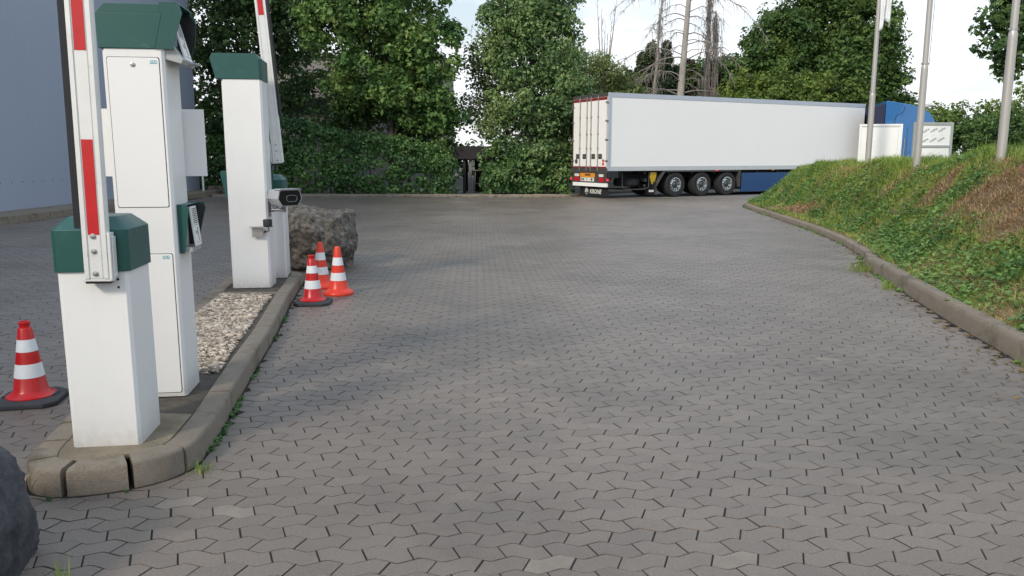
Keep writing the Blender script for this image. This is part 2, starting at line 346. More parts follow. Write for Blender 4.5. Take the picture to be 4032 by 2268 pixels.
# ------------------------------------------------------------ ground and pavers
g = MB(); g.add([(-120, -40, -.0065), (120, -40, -.0065), (120, 260, -.0065), (-120, 260, -.0065)], [(0, 1, 2, 3)]); struct(g.build('ground', 'joint_soil'))
g = MB(); g.add([(-12.15, 1., -.0028), (-12.15, -2, -.0028), (24, -2, -.0028), (24, 31.54, -.0028), (-12.15, 31.54, -.0028)], [(0, 1, 2, 3, 4)]); struct(g.build('joint_sand_ground', 'joint_soil'))
def cut(V, poly):
    x, y = V[:, 0].astype(float), V[:, 1].astype(float); near = distpoly(list(poly)+[poly[0]], x, y) < .16
    idx = np.nonzero(near)[0]; idx = idx[inside(poly, x[idx], y[idx])]; P = np.array(list(poly)+[poly[0]], float)
    bx, by, bd = x[idx].copy(), y[idx].copy(), np.full(len(idx), 1e9)
    for i in range(len(P)-1):
        a, b = P[i], P[i+1]; ab = b-a; t = np.clip(((x[idx]-a[0])*ab[0]+(y[idx]-a[1])*ab[1])/(ab @ ab), 0, 1)
        qx, qy = a[0]+t*ab[0], a[1]+t*ab[1]; d = np.hypot(x[idx]-qx, y[idx]-qy); m = d < bd; bd[m] = d[m]; bx[m] = qx[m]; by[m] = qy[m]
    V[idx, 0] = bx; V[idx, 1] = by
def pavers():
    Lb, W, A, rot = .187, .1085, .0213, math.atan(.045)
    ex = np.array([math.cos(rot), math.sin(rot)]); ey = np.array([-math.sin(rot), math.cos(rot)]); org = np.array([.5685, 3.039-A])
    tri = lambda u: A*np.interp((u % 1.), [0, .04, .46, .54, .96, 1], [.93, .86, -.86, -.86, .86, .93])
    Vs = []; Fs = []; F4 = []; mi = []
    J = np.arange(-16, 275); nv = 0; out = {0: [], 1: []}
    allc = []
    for j in J:
        c = .25 if j % 2 == 0 else .75; s = .09 if j % 2 == 0 else -.085
        I = np.arange(-90, 130); u = I+c+.5
        P = org+np.outer((u*Lb), ex)+(j*W-W/2)*ey
        ok = (P[:, 1] > 1.3) & (P[:, 1] < 31.6) & (np.abs(P[:, 0]) < .68*P[:, 1]+1.6) & (P[:, 0] > -12.1)
        ok &= ~inside(ISLCEN, P[:, 0], P[:, 1]) & ~inside(MOUNDOUT, P[:, 0], P[:, 1])
        for i, p in zip(I[ok], P[ok]): allc.append((i, j, c, s, p[1]))
    allc = np.array(allc); n = len(allc); i_, j_, c_, s_, py = allc.T
    gx, gy = .0034, .0029
    r1 = rng.normal(0, .0007, n).clip(-.0012, .002); tx, ty = rng.normal(0, .004, n), rng.normal(0, .0045, n)
    jx, jy = rng.normal(0, .0008, n), rng.normal(0, .0005, n)
    top0 = i_+c_+s_; bot0 = i_+c_-s_
    def edge(u0, lvl, sgn):
        # points along a boundary from u0 to u0+1, first the ends, between them the flattened peak and trough
        k = np.ceil((u0-.04)*2+1e-6)/2  # next extreme
        us = [u0+gx/Lb, k-.04, k+.04, k+.46, k+.54, u0+1-gx/Lb]
        return [(u, lvl+tri(u)+sgn*gy) for u in us]
    topE = edge(top0, j_*W, -1); botE = edge(bot0, (j_-1)*W, 1)
    ring = botE+topE[::-1]  # 12 points CCW
    U = np.stack([a for a, b in ring], 1)*Lb+jx[:, None]; Vv = np.stack([b for a, b in ring], 1)+jy[:, None]   # n x 12
    cu, cv = U.mean(1, keepdims=True), Vv.mean(1, keepdims=True)
    def lay(inset, z):
        du, dv = U-cu, Vv-cv; l = np.hypot(du, dv); k = 1-inset/l
        uu, vv = cu+du*k, cv+dv*k
        zz = z+r1[:, None]+tx[:, None]*du+ty[:, None]*dv
        X = org[0]+uu*ex[0]+vv*ey[0]; Y = org[1]+uu*ex[1]+vv*ey[1]
        return np.stack([X, Y, zz], 2)
    pale = (rng.random(n) < .004).astype(int)
    for nm, sel, layers in (('pavement', py < 10, [(.0010, 0), (.0001, -.0006), (0, -.022)]), ('pavement', py >= 10, [(.001, 0), (0, -.020)])):
        R_ = [lay(a, b)[sel] for a, b in layers]; m = R_[0].shape[0]; nl = len(layers)
        V = np.concatenate([r.reshape(m, 12, 3) for r in R_], 1).reshape(-1, 3); base = (np.arange(m)*12*nl)[:, None]
        tops = base+np.arange(12)[None]
        cut(V, ISLOUT); cut(V, MOUNDOUT)
        me = bpy.data.meshes.new(nm); a = np.arange(12); b = (a+1) % 12
        sides = []
        for l in range(nl-1): sides.append(np.stack([a+12*l, a+12*(l+1), b+12*(l+1), b+12*l], 1))
        sides = np.concatenate(sides); S = (base[:, :, None]+sides[None]).reshape(-1, 4)
        me.vertices.add(len(V)); me.vertices.foreach_set('co', V.astype(np.float32).ravel())
        lv = np.concatenate([tops.ravel(), S.ravel()]).astype(np.int32)
        me.loops.add(len(lv)); me.loops.foreach_set('vertex_index', lv)
        starts = np.concatenate([np.arange(m)*12, m*12+np.arange(len(S))*4]).astype(np.int32)
        me.polygons.add(len(starts)); me.polygons.foreach_set('loop_start', starts)
        me.materials.append(MATS['paver']); me.materials.append(MATS['paver_pale'])
        pm = pale[sel]; me.polygons.foreach_set('material_index', np.concatenate([pm, np.repeat(pm, len(sides))]).astype(np.int32))
        me.polygons.foreach_set('use_smooth', np.zeros(len(starts), dtype=bool)); me.update(calc_edges=True); me.validate()
        o = bpy.data.objects.new(nm, me); COL.objects.link(o); struct(o)
isl_c = np.array([-2.6, 7.0])
def inset(P, d):
    Q = np.array(P); n = len(Q); out = []
    for i in range(n):
        t = Q[(i+1) % n]-Q[i-1]; t /= np.linalg.norm(t); out.append(Q[i]+np.array([-t[1], t[0]])*d*INS)
    return out
# orientation of ISL: it runs down the right side first (towards camera) -> clockwise seen from above
INS = -1
ISLIN = inset(ISL, .06)
MOUND = KR_NEAR[:-1] + KR_FAR + [(26, 35.5), (34, 35.5), (34, -4), (3.2, -4)]
MOUNDOUT = [(x-(.16 if 10.9 < y < 12.2 else .03), y) for x, y in MOUND]
ISLCEN = [tuple(map(float, p)) for p in inset(ISL, .03)]
ISLOUT = [tuple(map(float, p)) for p in inset(ISL, -.018)]
pavers()
# asphalt road behind, kerb and verge
a = MB(); a.add([(-14, 31.55, -.006), (60, 31.55, -.006), (60, 34, -.006), (-14, 34, -.006)], [(0, 1, 2, 3)])
struct(a.build('road', 'asphalt'))
a = MB(); a.add([(3.0, 34, -.006), (60, 34, -.006), (60, 45, -.006), (8.0, 45, -.006), (6.0, 36.5, -.006)], [(0, 1, 2, 3, 4)]); struct(a.build('road', 'asphalt'))
struct(kerb('kerb', [(-12.2, 32.5), (-9.6, 32.75), (-4.7, 32.72), (-1.7, 32.4), (2.4, 32.5), (4.2, 35.0), (6.5, 37.6), (12.0, 40.5), (24, 42.6), (40, 43.6)], .12, .10, 1, 'concrete_kerb', 1.0))
# verge soil under the hedge and trees
vg = MB(); vg.add([(-40, 32.8, .03), (-12, 32.65, .03), (-9.6, 32.9, .03), (-4.7, 32.87, .03), (-1.7, 32.55, .03), (2.3, 32.65, .03), (4.0, 35.1, .03), (6.3, 37.75, .03), (11.9, 40.65, .03), (24, 42.75, .03), (60, 44, .03), (60, 130, .03), (-40, 130, .03)], [tuple(range(13))])
struct(vg.build('verge_ground', 'mud'))

# ------------------------------------------------------------ traffic island
front = lambda q: q[1] < 4.0 and q[0] > -2.5
struct(kerb('kerb', ISL, .145, .13, -1, 'concrete_kerb', .98, gaps=(front, .27, .026), closed=True, step=.05))
IN = inset(ISL, .14)
m = MB(); poly = [(float(p[0]), float(p[1]), .112) for p in IN]
m.add(poly, [tuple(range(len(poly)))]); struct(m.build('island_ground', 'island_soil'))
# concrete apron at the near end and pads below the cabinets
m = MB(); pp = [tuple(map(float, p)) for p in inset(ISL, .1475) if p[1] < 4.5]
m.prism(pp, .10, .1305); struct(m.build('island_apron', 'concrete_mossy', bevel=.004))
m = MB(); m.box(-3.22, -2.52, 8.56, 8.62, .06, .135, M=None); struct(m.build('edging_board', 'concrete_kerb', bevel=.004))
# gravel
def gravel():
    bm = bmesh.new(); bmesh.ops.create_icosphere(bm, subdivisions=1, radius=1); bm.verts.ensure_lookup_table()
    sv = np.array([v.co for v in bm.verts]); sf = np.array([[v.index for v in f.verts] for f in bm.faces]); bm.free()
    N = 9000; V = []; F = []; GP = [(-2.62, 8.50), (-2.35, 7.0), (-2.17, 6.0), (-2.04, 5.35), (-2.5, 5.35), (-2.72, 5.4), (-2.82, 6.0), (-2.97, 7.0), (-3.10, 8.1), (-3.17, 8.52)]
    x = rng.uniform(-3.3, -2.0, N*3); y = rng.uniform(5.35, 8.53, N*3); ok = inside(GP, x, y); x = x[ok][:N]; y = y[ok][:N]
    n = len(x); s = rng.gamma(6, .0021, n).clip(.006, .035)
    big = rng.random(n) < .012; s[big] *= 2.0
    for k in range(n):
        jit = sv*(1+rng.uniform(-.28, .28, (len(sv), 1))); q = jit*np.array([s[k]*rng.uniform(.8, 1.5), s[k]*rng.uniform(.6, 1.1), s[k]*rng.uniform(.45, .8)])
        t = rng.uniform(0, 6.28); c, s_ = math.cos(t), math.sin(t); tl = rng.uniform(-.4, .4)
        q = q @ np.array([[c, s_, 0], [-s_, c, 0], [0, 0, 1]]) @ np.array([[1, 0, 0], [0, math.cos(tl), math.sin(tl)], [0, -math.sin(tl), math.cos(tl)]])
        V.append(q+[x[k], y[k], .112+rng.uniform(0, .022)]); F.append(sf+k*len(sv))
    o = fast('gravel', np.concatenate(V), np.concatenate(F), 'pebble'); tag(o, 'pale rounded gravel stones filling the bed of the traffic island', 'gravel', kind='stuff')
gravel()

# ------------------------------------------------------------ leaf clouds
def leaves(C, Rr, per, size, up=.35, droop=0., flat=1., shell=.55, seed=1, sizevar=.48):
    """clumps C (n,3), radii Rr (n,), leaves per clump -> verts, quads"""
    r = np.random.default_rng(seed); n = len(C)
    idx = np.repeat(np.arange(n), per); m = len(idx)
    d = r.normal(size=(m, 3)); d /= np.linalg.norm(d, axis=1)[:, None]
    rad = Rr[idx]*(shell+(1-shell)*r.random(m)**.6)
    P = C[idx]+d*rad[:, None]*np.array([1, 1, .72*flat]); P[:, 2] -= droop*rad*r.random(m)
    nrm = d*.65+np.array([0, 0, up])+r.normal(scale=.45, size=(m, 3)); nrm /= np.linalg.norm(nrm, axis=1)[:, None]
    t = np.cross(nrm, r.normal(size=(m, 3))); t /= np.linalg.norm(t, axis=1)[:, None]; b = np.cross(nrm, t)
    s = size*(1+sizevar*r.normal(size=m)).clip(.4, 1.9)
    s = s[:, None]
    V = np.stack([P-t*s*.55, P+b*s*.38+nrm*s*.10, P+t*s*.55-nrm*s*.06, P-b*s*.38+nrm*s*.10], 1).reshape(-1, 3)
    F = np.arange(m*4).reshape(m, 4); return V, F
def crown_clumps(ells, dens, rc, seed, inner=.25, zmin=.3):
    r = np.random.default_rng(seed); C = []; Rr = []
    for cx, cy, cz, rx, rz in ells:
        ry = rx*.85; area = 4*math.pi*((rx*ry)**1.6/3+(rx*rz)**1.6*2/3)**(1/1.6); n = max(5, int(area*dens))
        d = r.normal(size=(n, 3)); d /= np.linalg.norm(d, axis=1)[:, None]
        k = np.where(r.random(n) < inner, r.uniform(.2, .7, n), r.uniform(.72, 1.06, n))
        P = np.array([cx, cy, cz])+d*k[:, None]*np.array([rx, ry, rz]); C.append(P); Rr.append(rc*r.uniform(.6, 1.35, n))
    C = np.concatenate(C); Rr = np.concatenate(Rr); ok = C[:, 2] > zmin; return C[ok], Rr[ok]
def limbs(mb, base, top, r0, ells, n, seed, seg=7):
    r = random.Random(seed); base = Vector(base); top = Vector(top); pts = []
    for i in range(9):
        t = i/8; pts.append(base.lerp(top, t)+Vector((r.uniform(-1, 1), r.uniform(-1, 1), 0))*.12*(t > 0))
    mb.tube(pts, [r0*(1.25 if i == 0 else 1)*(1-.82*i/8) for i in range(9)], seg+3)
    for k in range(n):
        e = ells[k % len(ells)]; i = r.randint(2, 7); a = pts[i]
        tgt = Vector((e[0]+r.uniform(-.8, .8)*e[3], e[1]+r.uniform(-.7, .7)*e[3], e[2]+r.uniform(-.5, .8)*e[4]))
        mid = a.lerp(tgt, .5)+Vector((r.uniform(-.3, .3), r.uniform(-.3, .3), .35)); rr = r0*.42*(1-.09*i)
        q = [a.lerp(mid, .5)+Vector((0, 0, .08)), mid, mid.lerp(tgt, .5)+Vector((r.uniform(-.15, .15), 0, .1)), tgt]
        mb.tube([a]+q, [rr, rr*.8, rr*.55, rr*.35, rr*.12], seg)
        for w_ in range(3):
            st = q[r.randint(1, 2)]; en = st+Vector((r.uniform(-1, 1), r.uniform(-1, 1), r.uniform(-.2, .9)))*r.uniform(.5, 1.1)
            mb.tube([st, st.lerp(en, .5)+Vector((0, 0, .06)), en], [rr*.35, rr*.2, rr*.06], 5)
def tree(name, loc, ells, lmat, dens, rc, per, size, trunk, label, cat='tree', group=None, r0=.2, nl=10, seed=1, shell=.5, up=.35, inner=.25, droop=0., topz=None, bark='bark', zmin=.3):
    root = thing(name, (loc[0], loc[1], 0), 0, label, cat, group); o3 = np.array([loc[0], loc[1], 0])
    E = [(e[0]-loc[0], e[1]-loc[1], e[2], e[3], e[4]) for e in ells]
    if trunk:
        mb = MB(); tz = topz or max(e[2] for e in E); ex_ = np.mean([e[0] for e in E])
        limbs(mb, (0, 0, -.05), (ex_*.6, 0, tz), r0, E, nl, seed); mb.build('trunk', bark, root, smooth=True)
    C, Rr = crown_clumps(E, dens, rc, seed, inner, zmin); V, F = leaves(C, Rr, per, size, up, droop, 1, shell, seed)
    fast('crown', V, F, lmat, root); return root

T1 = [(-13.19, 37, 7.81, 2.08, 2.08), (-11.37, 37, 6.95, 2.08, 2.26), (-9.8, 37, 6.09, 1.7, 2.0), (-14.14, 37, 5.4, 1.32, 2.0), (-12.36, 37, 5.05, 1.7, 1.32), (-10.2, 36.6, 3.95, 1.2, .55), (-13.19, 37, 3.29, 1.42, 1.32), (-11.8, 37, 9.6, 2.8, 1.8), (-9.4, 36.4, 8.0, 1.6, 1.3)]
tree('maple_tree', (-12.4, 37.2), T1, 'leaf_maple_dark', 1.15, .62, 85, .15, True, 'dark shaded maple with low spreading branches beside the blue building corner', group='trees beyond the paved yard', r0=.26, nl=26, seed=3, inner=.15)
T2 = [(-6.85, 35.2, 7.47, 2.14, 1.61), (-4.66, 35.2, 7.63, 2.14, 1.79), (-3.6, 35, 6.0, 1.45, 1.5), (-7.28, 35, 4.95, .98, .6), (-5.57, 35, 5.25, 1.96, 1.4), (-3.8, 35, 4.2, 1.45, 1.2), (-3.0, 35, 3.1, .85, .8), (-5.8, 35, 9.3, 2.6, 1.5)]
tree('maple_tree', (-5.3, 35.6), T2, 'leaf_maple_bright', 1.45, .55, 105, .155, True, 'bright yellow-green maple in front of the grey concrete building', group='trees beyond the paved yard', r0=.2, nl=18, seed=7, droop=.5, up=.5)
T2d = [(-2.75, 35.0, 1.95, .55, .5), (-7.6, 36, 3.2, 1.3, .7), (-6.2, 36.2, 3.7, 1.9, 1.0), (-4.3, 36.4, 3.2, 1.5, 1.2), (-5.2, 36.6, 4.6, 2.0, 1.0), (-3.2, 36.2, 2.2, 1.0, 1.2)]
tree('elder_tree', (-4.6, 36.6), T2d, 'leaf_broad', 1.7, .5, 60, .15, True, 'low dark elder filling the space below the bright maple', group='trees beyond the paved yard', r0=.1, nl=8, seed=8)
T3 = [(2.75, 34.9, 2.2, .9, 1.2), (-.75, 35.2, 3.0, .6, .7), (2.25, 34.9, 5.6, .8, .6), (-.75, 35, 7.5, .5, .7), (2.1, 35.2, 8.2, .6, .7), (2.8, 35.4, 3.4, 1.1, .8), (-.75, 34.55, 1.75, .42, .5), (-.85, 34.6, .9, .3, .55), (.53, 34.8, 7.56, 1.6, 1.59), (.87, 34.8, 5.96, 1.95, 1.59), (-.35, 34.8, 6.1, .75, 1.3), (1.21, 34.8, 4.17, 2.15, 1.59), (.74, 34.8, 2.51, 1.95, 1.41), (.95, 34.7, .95, 1.85, .97), (2.5, 34.9, 4.0, .95, 1.0), (.7, 34.9, 9.4, 1.3, 1.4), (1.2, 34.9, 7.4, 1.3, 1.2)]
tree('ivy_clad_tree', (.8, 35.0), T3, 'leaf_ivy', 2.1, .52, 105, .115, True, 'tall ivy clad tree standing left of the trailer doors', group='trees beyond the paved yard', r0=.24, nl=12, seed=12, shell=.6, inner=.12)
T3b = [(-1.2, 36, 5.2, .75, 1.1), (-1.9, 36, 3.95, .7, .5), (-.9, 36, 6.5, .7, 1.0), (-.6, 36, 4.6, .7, .7), (-1.1, 36, 3.7, .6, .5), (-1.75, 36, 5.9, .45, .7), (-.2, 36.3, 7.9, .9, 1.1), (1.7, 36.3, 9, 1, 1)]
tree('birch_tree', (-.1, 36.6), T3b, 'leaf_birch', 3.2, .5, 50, .11, True, 'thin grey-green birch branches hanging over the shelter gap', group='trees beyond the paved yard', r0=.09, nl=16, seed=14, droop=1.2, topz=9)
T4 = [(2.9, 43.5, 6.9, .7, .7), (4.95, 44, 6.0, 1.2, .95), (3.6, 44, 6.1, 1.25, 1.15), (6.0, 44, 5.4, .95, .8), (2.9, 44, 4.0, 1.2, 1.0), (4.4, 44, 3.6, 2.0, 1.2)]
tree('olive_shrub', (4.6, 44.4), T4, 'leaf_olive', 3.0, .45, 75, .10, True, 'loose olive-green shrub below the bare twiggy stems', 'shrub', 'shrubs beyond the road', r0=.08, nl=10, seed=16)
T6 = [(12.9, 47.4, 6.6, .7, .8), (13.9, 47.2, 8.0, .45, 1.0), (22.2, 47.3, 5.0, 1.0, 1.6), (21.3, 47.2, 8.6, .8, .9), (13.96, 47, 6.0, 1.44, 1.6), (15.46, 47, 7.7, 1.8, 2.1), (17.43, 47, 9.05, 2.4, 2.2), (19.74, 47, 8.2, 2.16, 2.5), (21.0, 47, 6.3, 1.44, 2.1), (18.25, 47, 6.3, 2.88, 1.92), (18.4, 47, 11.2, 2.6, 1.6), (17.5, 47.4, 4.5, 4, 1.6)]
tree('broadleaf_tree', (18.0, 48), T6, 'leaf_broad_light', 1.5, .75, 135, .16, True, 'big dark green broadleaf tree rising behind the front of the trailer', group='trees beyond the paved yard', r0=.3, nl=16, seed=20)
T6b = [(12.87, 44.6, 5.3, 1.1, 1.01), (14.77, 44.6, 5.7, 1.5, 1.01), (16.92, 44.6, 5.4, 1.8, .95), (18.4, 44.6, 4.9, 1.35, .79), (11.9, 44.6, 4.7, .9, .67), (14.5, 44.8, 4.2, 3.0, 1.2)]
tree('hazel_tree', (15.0, 45), T6b, 'leaf_yellow', 1.9, .5, 64, .15, True, 'low yellow-green hazel in front of the big dark tree', group='trees beyond the paved yard', r0=.12, nl=12, seed=22, up=.6)
T7s = [([(20.79, 42.5, 3.4, 1.07, .9), (21.29, 42.5, 2.5, 1.2, 1.2), (22.23, 42.4, 3.3, 1.1, .9)], 'leafy green bush directly behind the blue cab roof'),
       ([(23.79, 42, 3.2, 1.29, 1.07), (23.58, 42, 2.2, 1.9, 1.3)], 'leafy green bush behind the printed film sign'),
       ([(25.32, 42, 3.4, 1.29, 1.3), (26.28, 42, 2.0, 1.8, 1.5), (27.2, 42, 4.0, 1.29, 1.5), (28.5, 42, 3, 1.5, 2)], 'leafy green bush behind the thickest pole')]
for k, (E_, lb) in enumerate(T7s):
    tree('leafy_bush', (E_[0][0], E_[0][1]+.3), E_, 'leaf_yellow' if k != 1 else 'leaf_broad', 2.4, .45, 62, .13, True, lb, 'bush', 'bushes beyond the mound', r0=.06, nl=8, seed=30+k)
tree('leafy_bush', (23.9, 39.6), [(23.01, 39.4, 2.2, 1.1, 1.3), (24.92, 39.4, 2.5, 1.2, 1.5), (23.0, 39.4, 1.0, 1.3, .9)], 'leaf_broad', 2.6, .42, 62, .12, True, 'darker low bush between the film sign and the thickest pole', 'bush', 'bushes beyond the mound', r0=.06, nl=8, seed=35)
T8 = [(13.95, 23, 5.3, .85, 1.06), (14.35, 23, 4.2, .65, .85), (14.7, 23, 5.6, 1.06, 1.06), (13.65, 23, 6.2, .7, .7), (15.4, 23, 6.9, 2.0, 1.5), (16.3, 23, 4.6, 1.5, 1.3)]
tree('maple_tree', (15.8, 23.4), T8, 'leaf_maple_dark', 2.6, .40, 60, .135, True, 'dark leafed maple partly in view at the right edge behind the thickest pole', group='trees beyond the paved yard', r0=.2, nl=14, seed=40)
# distant mass of trees closing the view
Cf = np.array([[x, 58+rng.uniform(-2, 3), z] for x in np.arange(-44, 60, .85) for z in np.arange(.6, 3.0+1.0*math.sin(x*.7)+.7*math.sin(x*1.9+1), .8)]); Cf += rng.normal(scale=.3, size=Cf.shape)
V, F = leaves(Cf, np.full(len(Cf), .8), 40, .30, seed=50); tag(fast('distant_woods', V, F, 'leaf_broad'), 'far band of dark green woodland closing the view', 'woods', kind='stuff')

# conifers behind the trailer
for k, (x, zt, wd) in enumerate([(6.9, 6.5, 1.1), (7.7, 7.6, 1.0), (8.35, 8.4, 1.0), (9.0, 8.2, .95), (9.8, 6.9, 1.0), (10.6, 7.3, 1.0), (11.5, 7.1, 1.1), (12.4, 7.4, 1.1), (13.4, 6.6, 1.2)]):
    root = thing('conifer_tree', (x, 48+(k % 3)*.5, 0), 0, ['short dark conifer at the left end of the conifer row', 'slender dark conifer left of the thin dead trunk', 'tall pointed conifer beside the thin dead trunk', 'tall brown-topped conifer right of the thin dead trunk', 'narrow conifer directly left of the thick dead trunk', 'narrow conifer directly right of the thick dead trunk', 'conifer left of the vine covered dead stems', 'conifer directly behind the vine covered dead stems', 'short conifer at the right end of the conifer row'][k], 'tree', 'conifers behind the trailer')
    mb = MB(); mb.tube([(0, 0, 0), (0, 0, zt*.5), (0, 0, zt-.1)], [.12, .08, .01], 7); mb.build('trunk', 'bark', root)
    r = np.random.default_rng(60+k); n = 210; t = r.random(n)**.75; a = r.uniform(0, 6.28, n); rr = wd*(1-t)**.55*r.uniform(.5, 1.05, n)
    C = np.stack([rr*np.cos(a), rr*np.sin(a), .4+t*(zt-.4)], 1); V, F = leaves(C, np.full(n, .26), 50, .11, up=.2, droop=.8, seed=70+k); fast('crown', V, F, 'leaf_conifer' if k != 5 else 'leaf_brown', root)

TH = [(4.0, 50, 5.0, 1.5, 1.2), (6.2, 50, 5.6, 1.4, 1.2), (8.9, 50, 5.8, 1.7, 1.3), (11.4, 50, 6.0, 1.8, 1.3), (13.6, 50, 6.2, 1.5, 1.3), (9, 50.3, 3.6, 5, 1.6)]
tree('thicket_tree', (9.0, 50.5), TH, 'leaf_broad_light', 2.6, .5, 75, .13, True, 'dense green thicket filling the space behind the conifers and dead trunks', 'tree', 'trees beyond the paved yard', r0=.15, nl=14, seed=44)
# dead trees
def dead_spruce():
    root = thing('dead_spruce', (9.3, 45, 0), 0, 'thick bare dead spruce with arching leafless branches behind the trailer', 'tree', 'dead trees behind the trailer')
    mb = MB(); pts = [(0, 0, -.1), (-.03, 0, 3), (0, 0, 5), (.12, 0, 7.3), (.27, 0, 10), (.35, 0, 13)]; mb.tube(pts, [.27, .24, .20, .16, .13, .05], 12); mb.build('trunk', 'dead_bark', root, smooth=True)
    mb = MB(); r = random.Random(4); tw = MB()
    for k in range(40):
        z = 4.6+k*.2+r.uniform(-.16, .16); x0 = np.interp(z, [0, 5, 7.3, 10, 13], [0, 0, .12, .27, .35]); a = r.gauss(0, .45)+(math.pi if k % 2 else 0)
        Ln = r.choice([1.6, 2.4, 3.2, 4.0, 4.8])*r.uniform(.8, 1.1)*(1-.3*max(0, z-8)/5); rise = r.uniform(.10, .42); fall = rise+r.uniform(.15, .6); dx, dy = math.cos(a), math.sin(a); sk = r.uniform(-.5, .5)
        P = []
        for i in range(11):
            t = i/10; P.append(Vector((x0+dx*Ln*t+sk*dy*t*t, dy*Ln*t+sk*.6*t*t, z+Ln*(rise*1.9*t-fall*1.35*t**2.2)+r.uniform(-.035, .035))))
        r0 = r.uniform(.022, .040); mb.tube(P, [r0*(1-.8*i/10) for i in range(11)], 6)
        for q in range(int(6+Ln*6)):
            i = r.randint(3, 9); s = P[i].lerp(P[i+1], r.random()); l = r.uniform(.1, .65)
            e = s+Vector((r.uniform(-.25, .25)+dx*.15, r.uniform(-.25, .25), -l)); tw.tube([s, s.lerp(e, .5)+Vector((dx*.06, 0, .04)), e], [.013, .010, .005], 4)
        if Ln > 3:
            s = P[6]; e = s+Vector((dx*1.0, r.uniform(-.8, .8), -.55)); tw.tube([s, s.lerp(e, .5)+Vector((0, 0, .12)), e], [.02, .015, .006], 5)
    mb.add(tw.v, tw.f); mb.build('branches', 'dead_twig', root)
dead_spruce()
def dead_stem(x, y, zt, lean, label, vines, seed, r0=.10):
    root = thing('dead_tree', (x, y, 0), 0, label, 'tree', 'dead trees behind the trailer'); r = random.Random(seed)
    P = [Vector((lean*(i/8)+r.uniform(-.04, .04), 0, zt*i/8)) for i in range(9)]; mb = MB(); mb.tube(P, [r0*(1-.6*i/8) for i in range(9)], 8); mb.build('trunk', 'dead_bark', root, smooth=True)
    tw = MB()
    for k in range(vines):
        z = zt*r.uniform(.42, .98); wv = .10+.35*(r.random() < .25); i = z/zt*lean; s = Vector((i+r.uniform(-wv, wv), r.uniform(-.12, .12), z)); l = r.uniform(.4, 1.5)
        e = s+Vector((r.uniform(-.16, .16), r.uniform(-.16, .16), -l)); tw.tube([s, s.lerp(e, .5)+Vector((r.uniform(-.08, .08), 0, 0)), e], [.016, .013, .006], 4)
    for k in range(26):
        z = r.uniform(.35, 1)*zt; s = Vector((z/zt*lean, 0, z)); e = s+Vector((r.uniform(-1.1, 1.1), r.uniform(-.6, .6), r.uniform(-.5, .25)))
        tw.tube([s, s.lerp(e, .55)+Vector((0, 0, .14)), e], [.02, .014, .005], 4)
    tw.build('branches', 'dead_twig', root)
dead_stem(7.75, 46.6, 11.5, .75, 'thin pale dead trunk left of the thick dead spruce', 90, 5, .12)
dead_stem(11.1, 47, 11.0, .1, 'dead stem draped in dry vines right of the thick spruce', 330, 6)
dead_stem(11.75, 47.2, 9.8, -.1, 'shorter brown vine-covered dead stem right of its taller neighbour', 430, 7)
def twiggy():
    root = thing('bare_shrub', (5.15, 46, 0), 0, 'bare shrub with upright twiggy stems rising above the olive-green shrub', 'shrub', 'shrubs beyond the road'); mb = MB(); r = random.Random(9)
    for k, (dx, zt) in enumerate([(-.45, 10.3), (-.2, 9.6), (.05, 8.9), (.2, 8.4), (.62, 10.2), (.4, 9.0), (1.2, 7.1)]):
        b = Vector((r.uniform(-.12, .12), 0, 0)); t = Vector((dx, r.uniform(-.2, .2), zt)); P = [b, b.lerp(t, .35)+Vector((-dx*.25, 0, 0)), b.lerp(t, .6)+Vector((-dx*.3, 0, 0)), b.lerp(t, .8)+Vector((-dx*.1, 0, 0)), t]
        mb.tube(P, [.09, .07, .045, .03, .008], 6)
        for q in range(22):
            i = r.randint(1, 3); s = P[i].lerp(P[i+1], r.random()); e = s+Vector((r.uniform(-.22, .22), r.uniform(-.2, .2), r.uniform(.1, .5))); mb.tube([s, e], [.012, .004], 4)
    mb.build('branches', 'dead_twig', root)
twiggy()

# ivy hedge along the far kerb, left of the shelter and right of it
def hedge(name, xs, ztop, y, depth, label, per=64, seed=80):
    root = thing(name, (xs[0], y, 0), 0, label, 'hedge', 'hedges along the far kerb'); r = np.random.default_rng(seed); C = []
    x = xs[0]
    Ltot = xs[-1]-xs[0]; n = int(Ltot*17)
    X = r.uniform(xs[0], xs[-1], n*4); Z = r.uniform(.1, 3.6, n*4); T = np.interp(X, xs, ztop)+.18*np.sin(X*2.1)+.12*np.sin(X*5.3); ok = Z < T; X, Z = X[ok], Z[ok]
    Yy = y+depth*(.12*np.sin(X*1.7+Z)+.1*np.sin(Z*3+X*.6))+.5*(Z/3)**2+r.uniform(-.1, .35, len(X))
    C1 = np.stack([X-xs[0], Yy-y, Z], 1)
    Xt = r.uniform(xs[0], xs[-1], n); Tt = np.interp(Xt, xs, ztop); C2 = np.stack([Xt-xs[0], r.uniform(.3, depth+.4, n), Tt+r.uniform(-.3, .15, n)], 1)
    C = np.concatenate([C1, C2]); V, F = leaves(C, np.full(len(C), .30), per, .10, up=.35, seed=seed, shell=.4); fast('foliage', V, F, 'leaf_hedge', root)
    q = random.Random(seed)
    for k in range(int(Ltot*2)):
        mb = MB(); x = q.uniform(.2, Ltot-.2); zt = float(np.interp(x+xs[0], xs, ztop))*.85; mb.tube([(x, .5, 0), (x+q.uniform(-.2, .2), .6, zt*.5), (x+q.uniform(-.4, .4), .7, zt)], [.04, .03, .01], 5)
        mb.build('stem', 'bark', root)
hedge('ivy_hedge', [-11.9, -10.9, -9.6, -8.3, -7.15, -5.85, -4.7, -3.1, -2.5], [3.05, 3.15, 3.2, 2.8, 2.5, 2.3, 2.2, 1.95, 1.3], 33.35, 1.0, 'long dense dark green ivy hedge between the blue building and the shelter', seed=80)
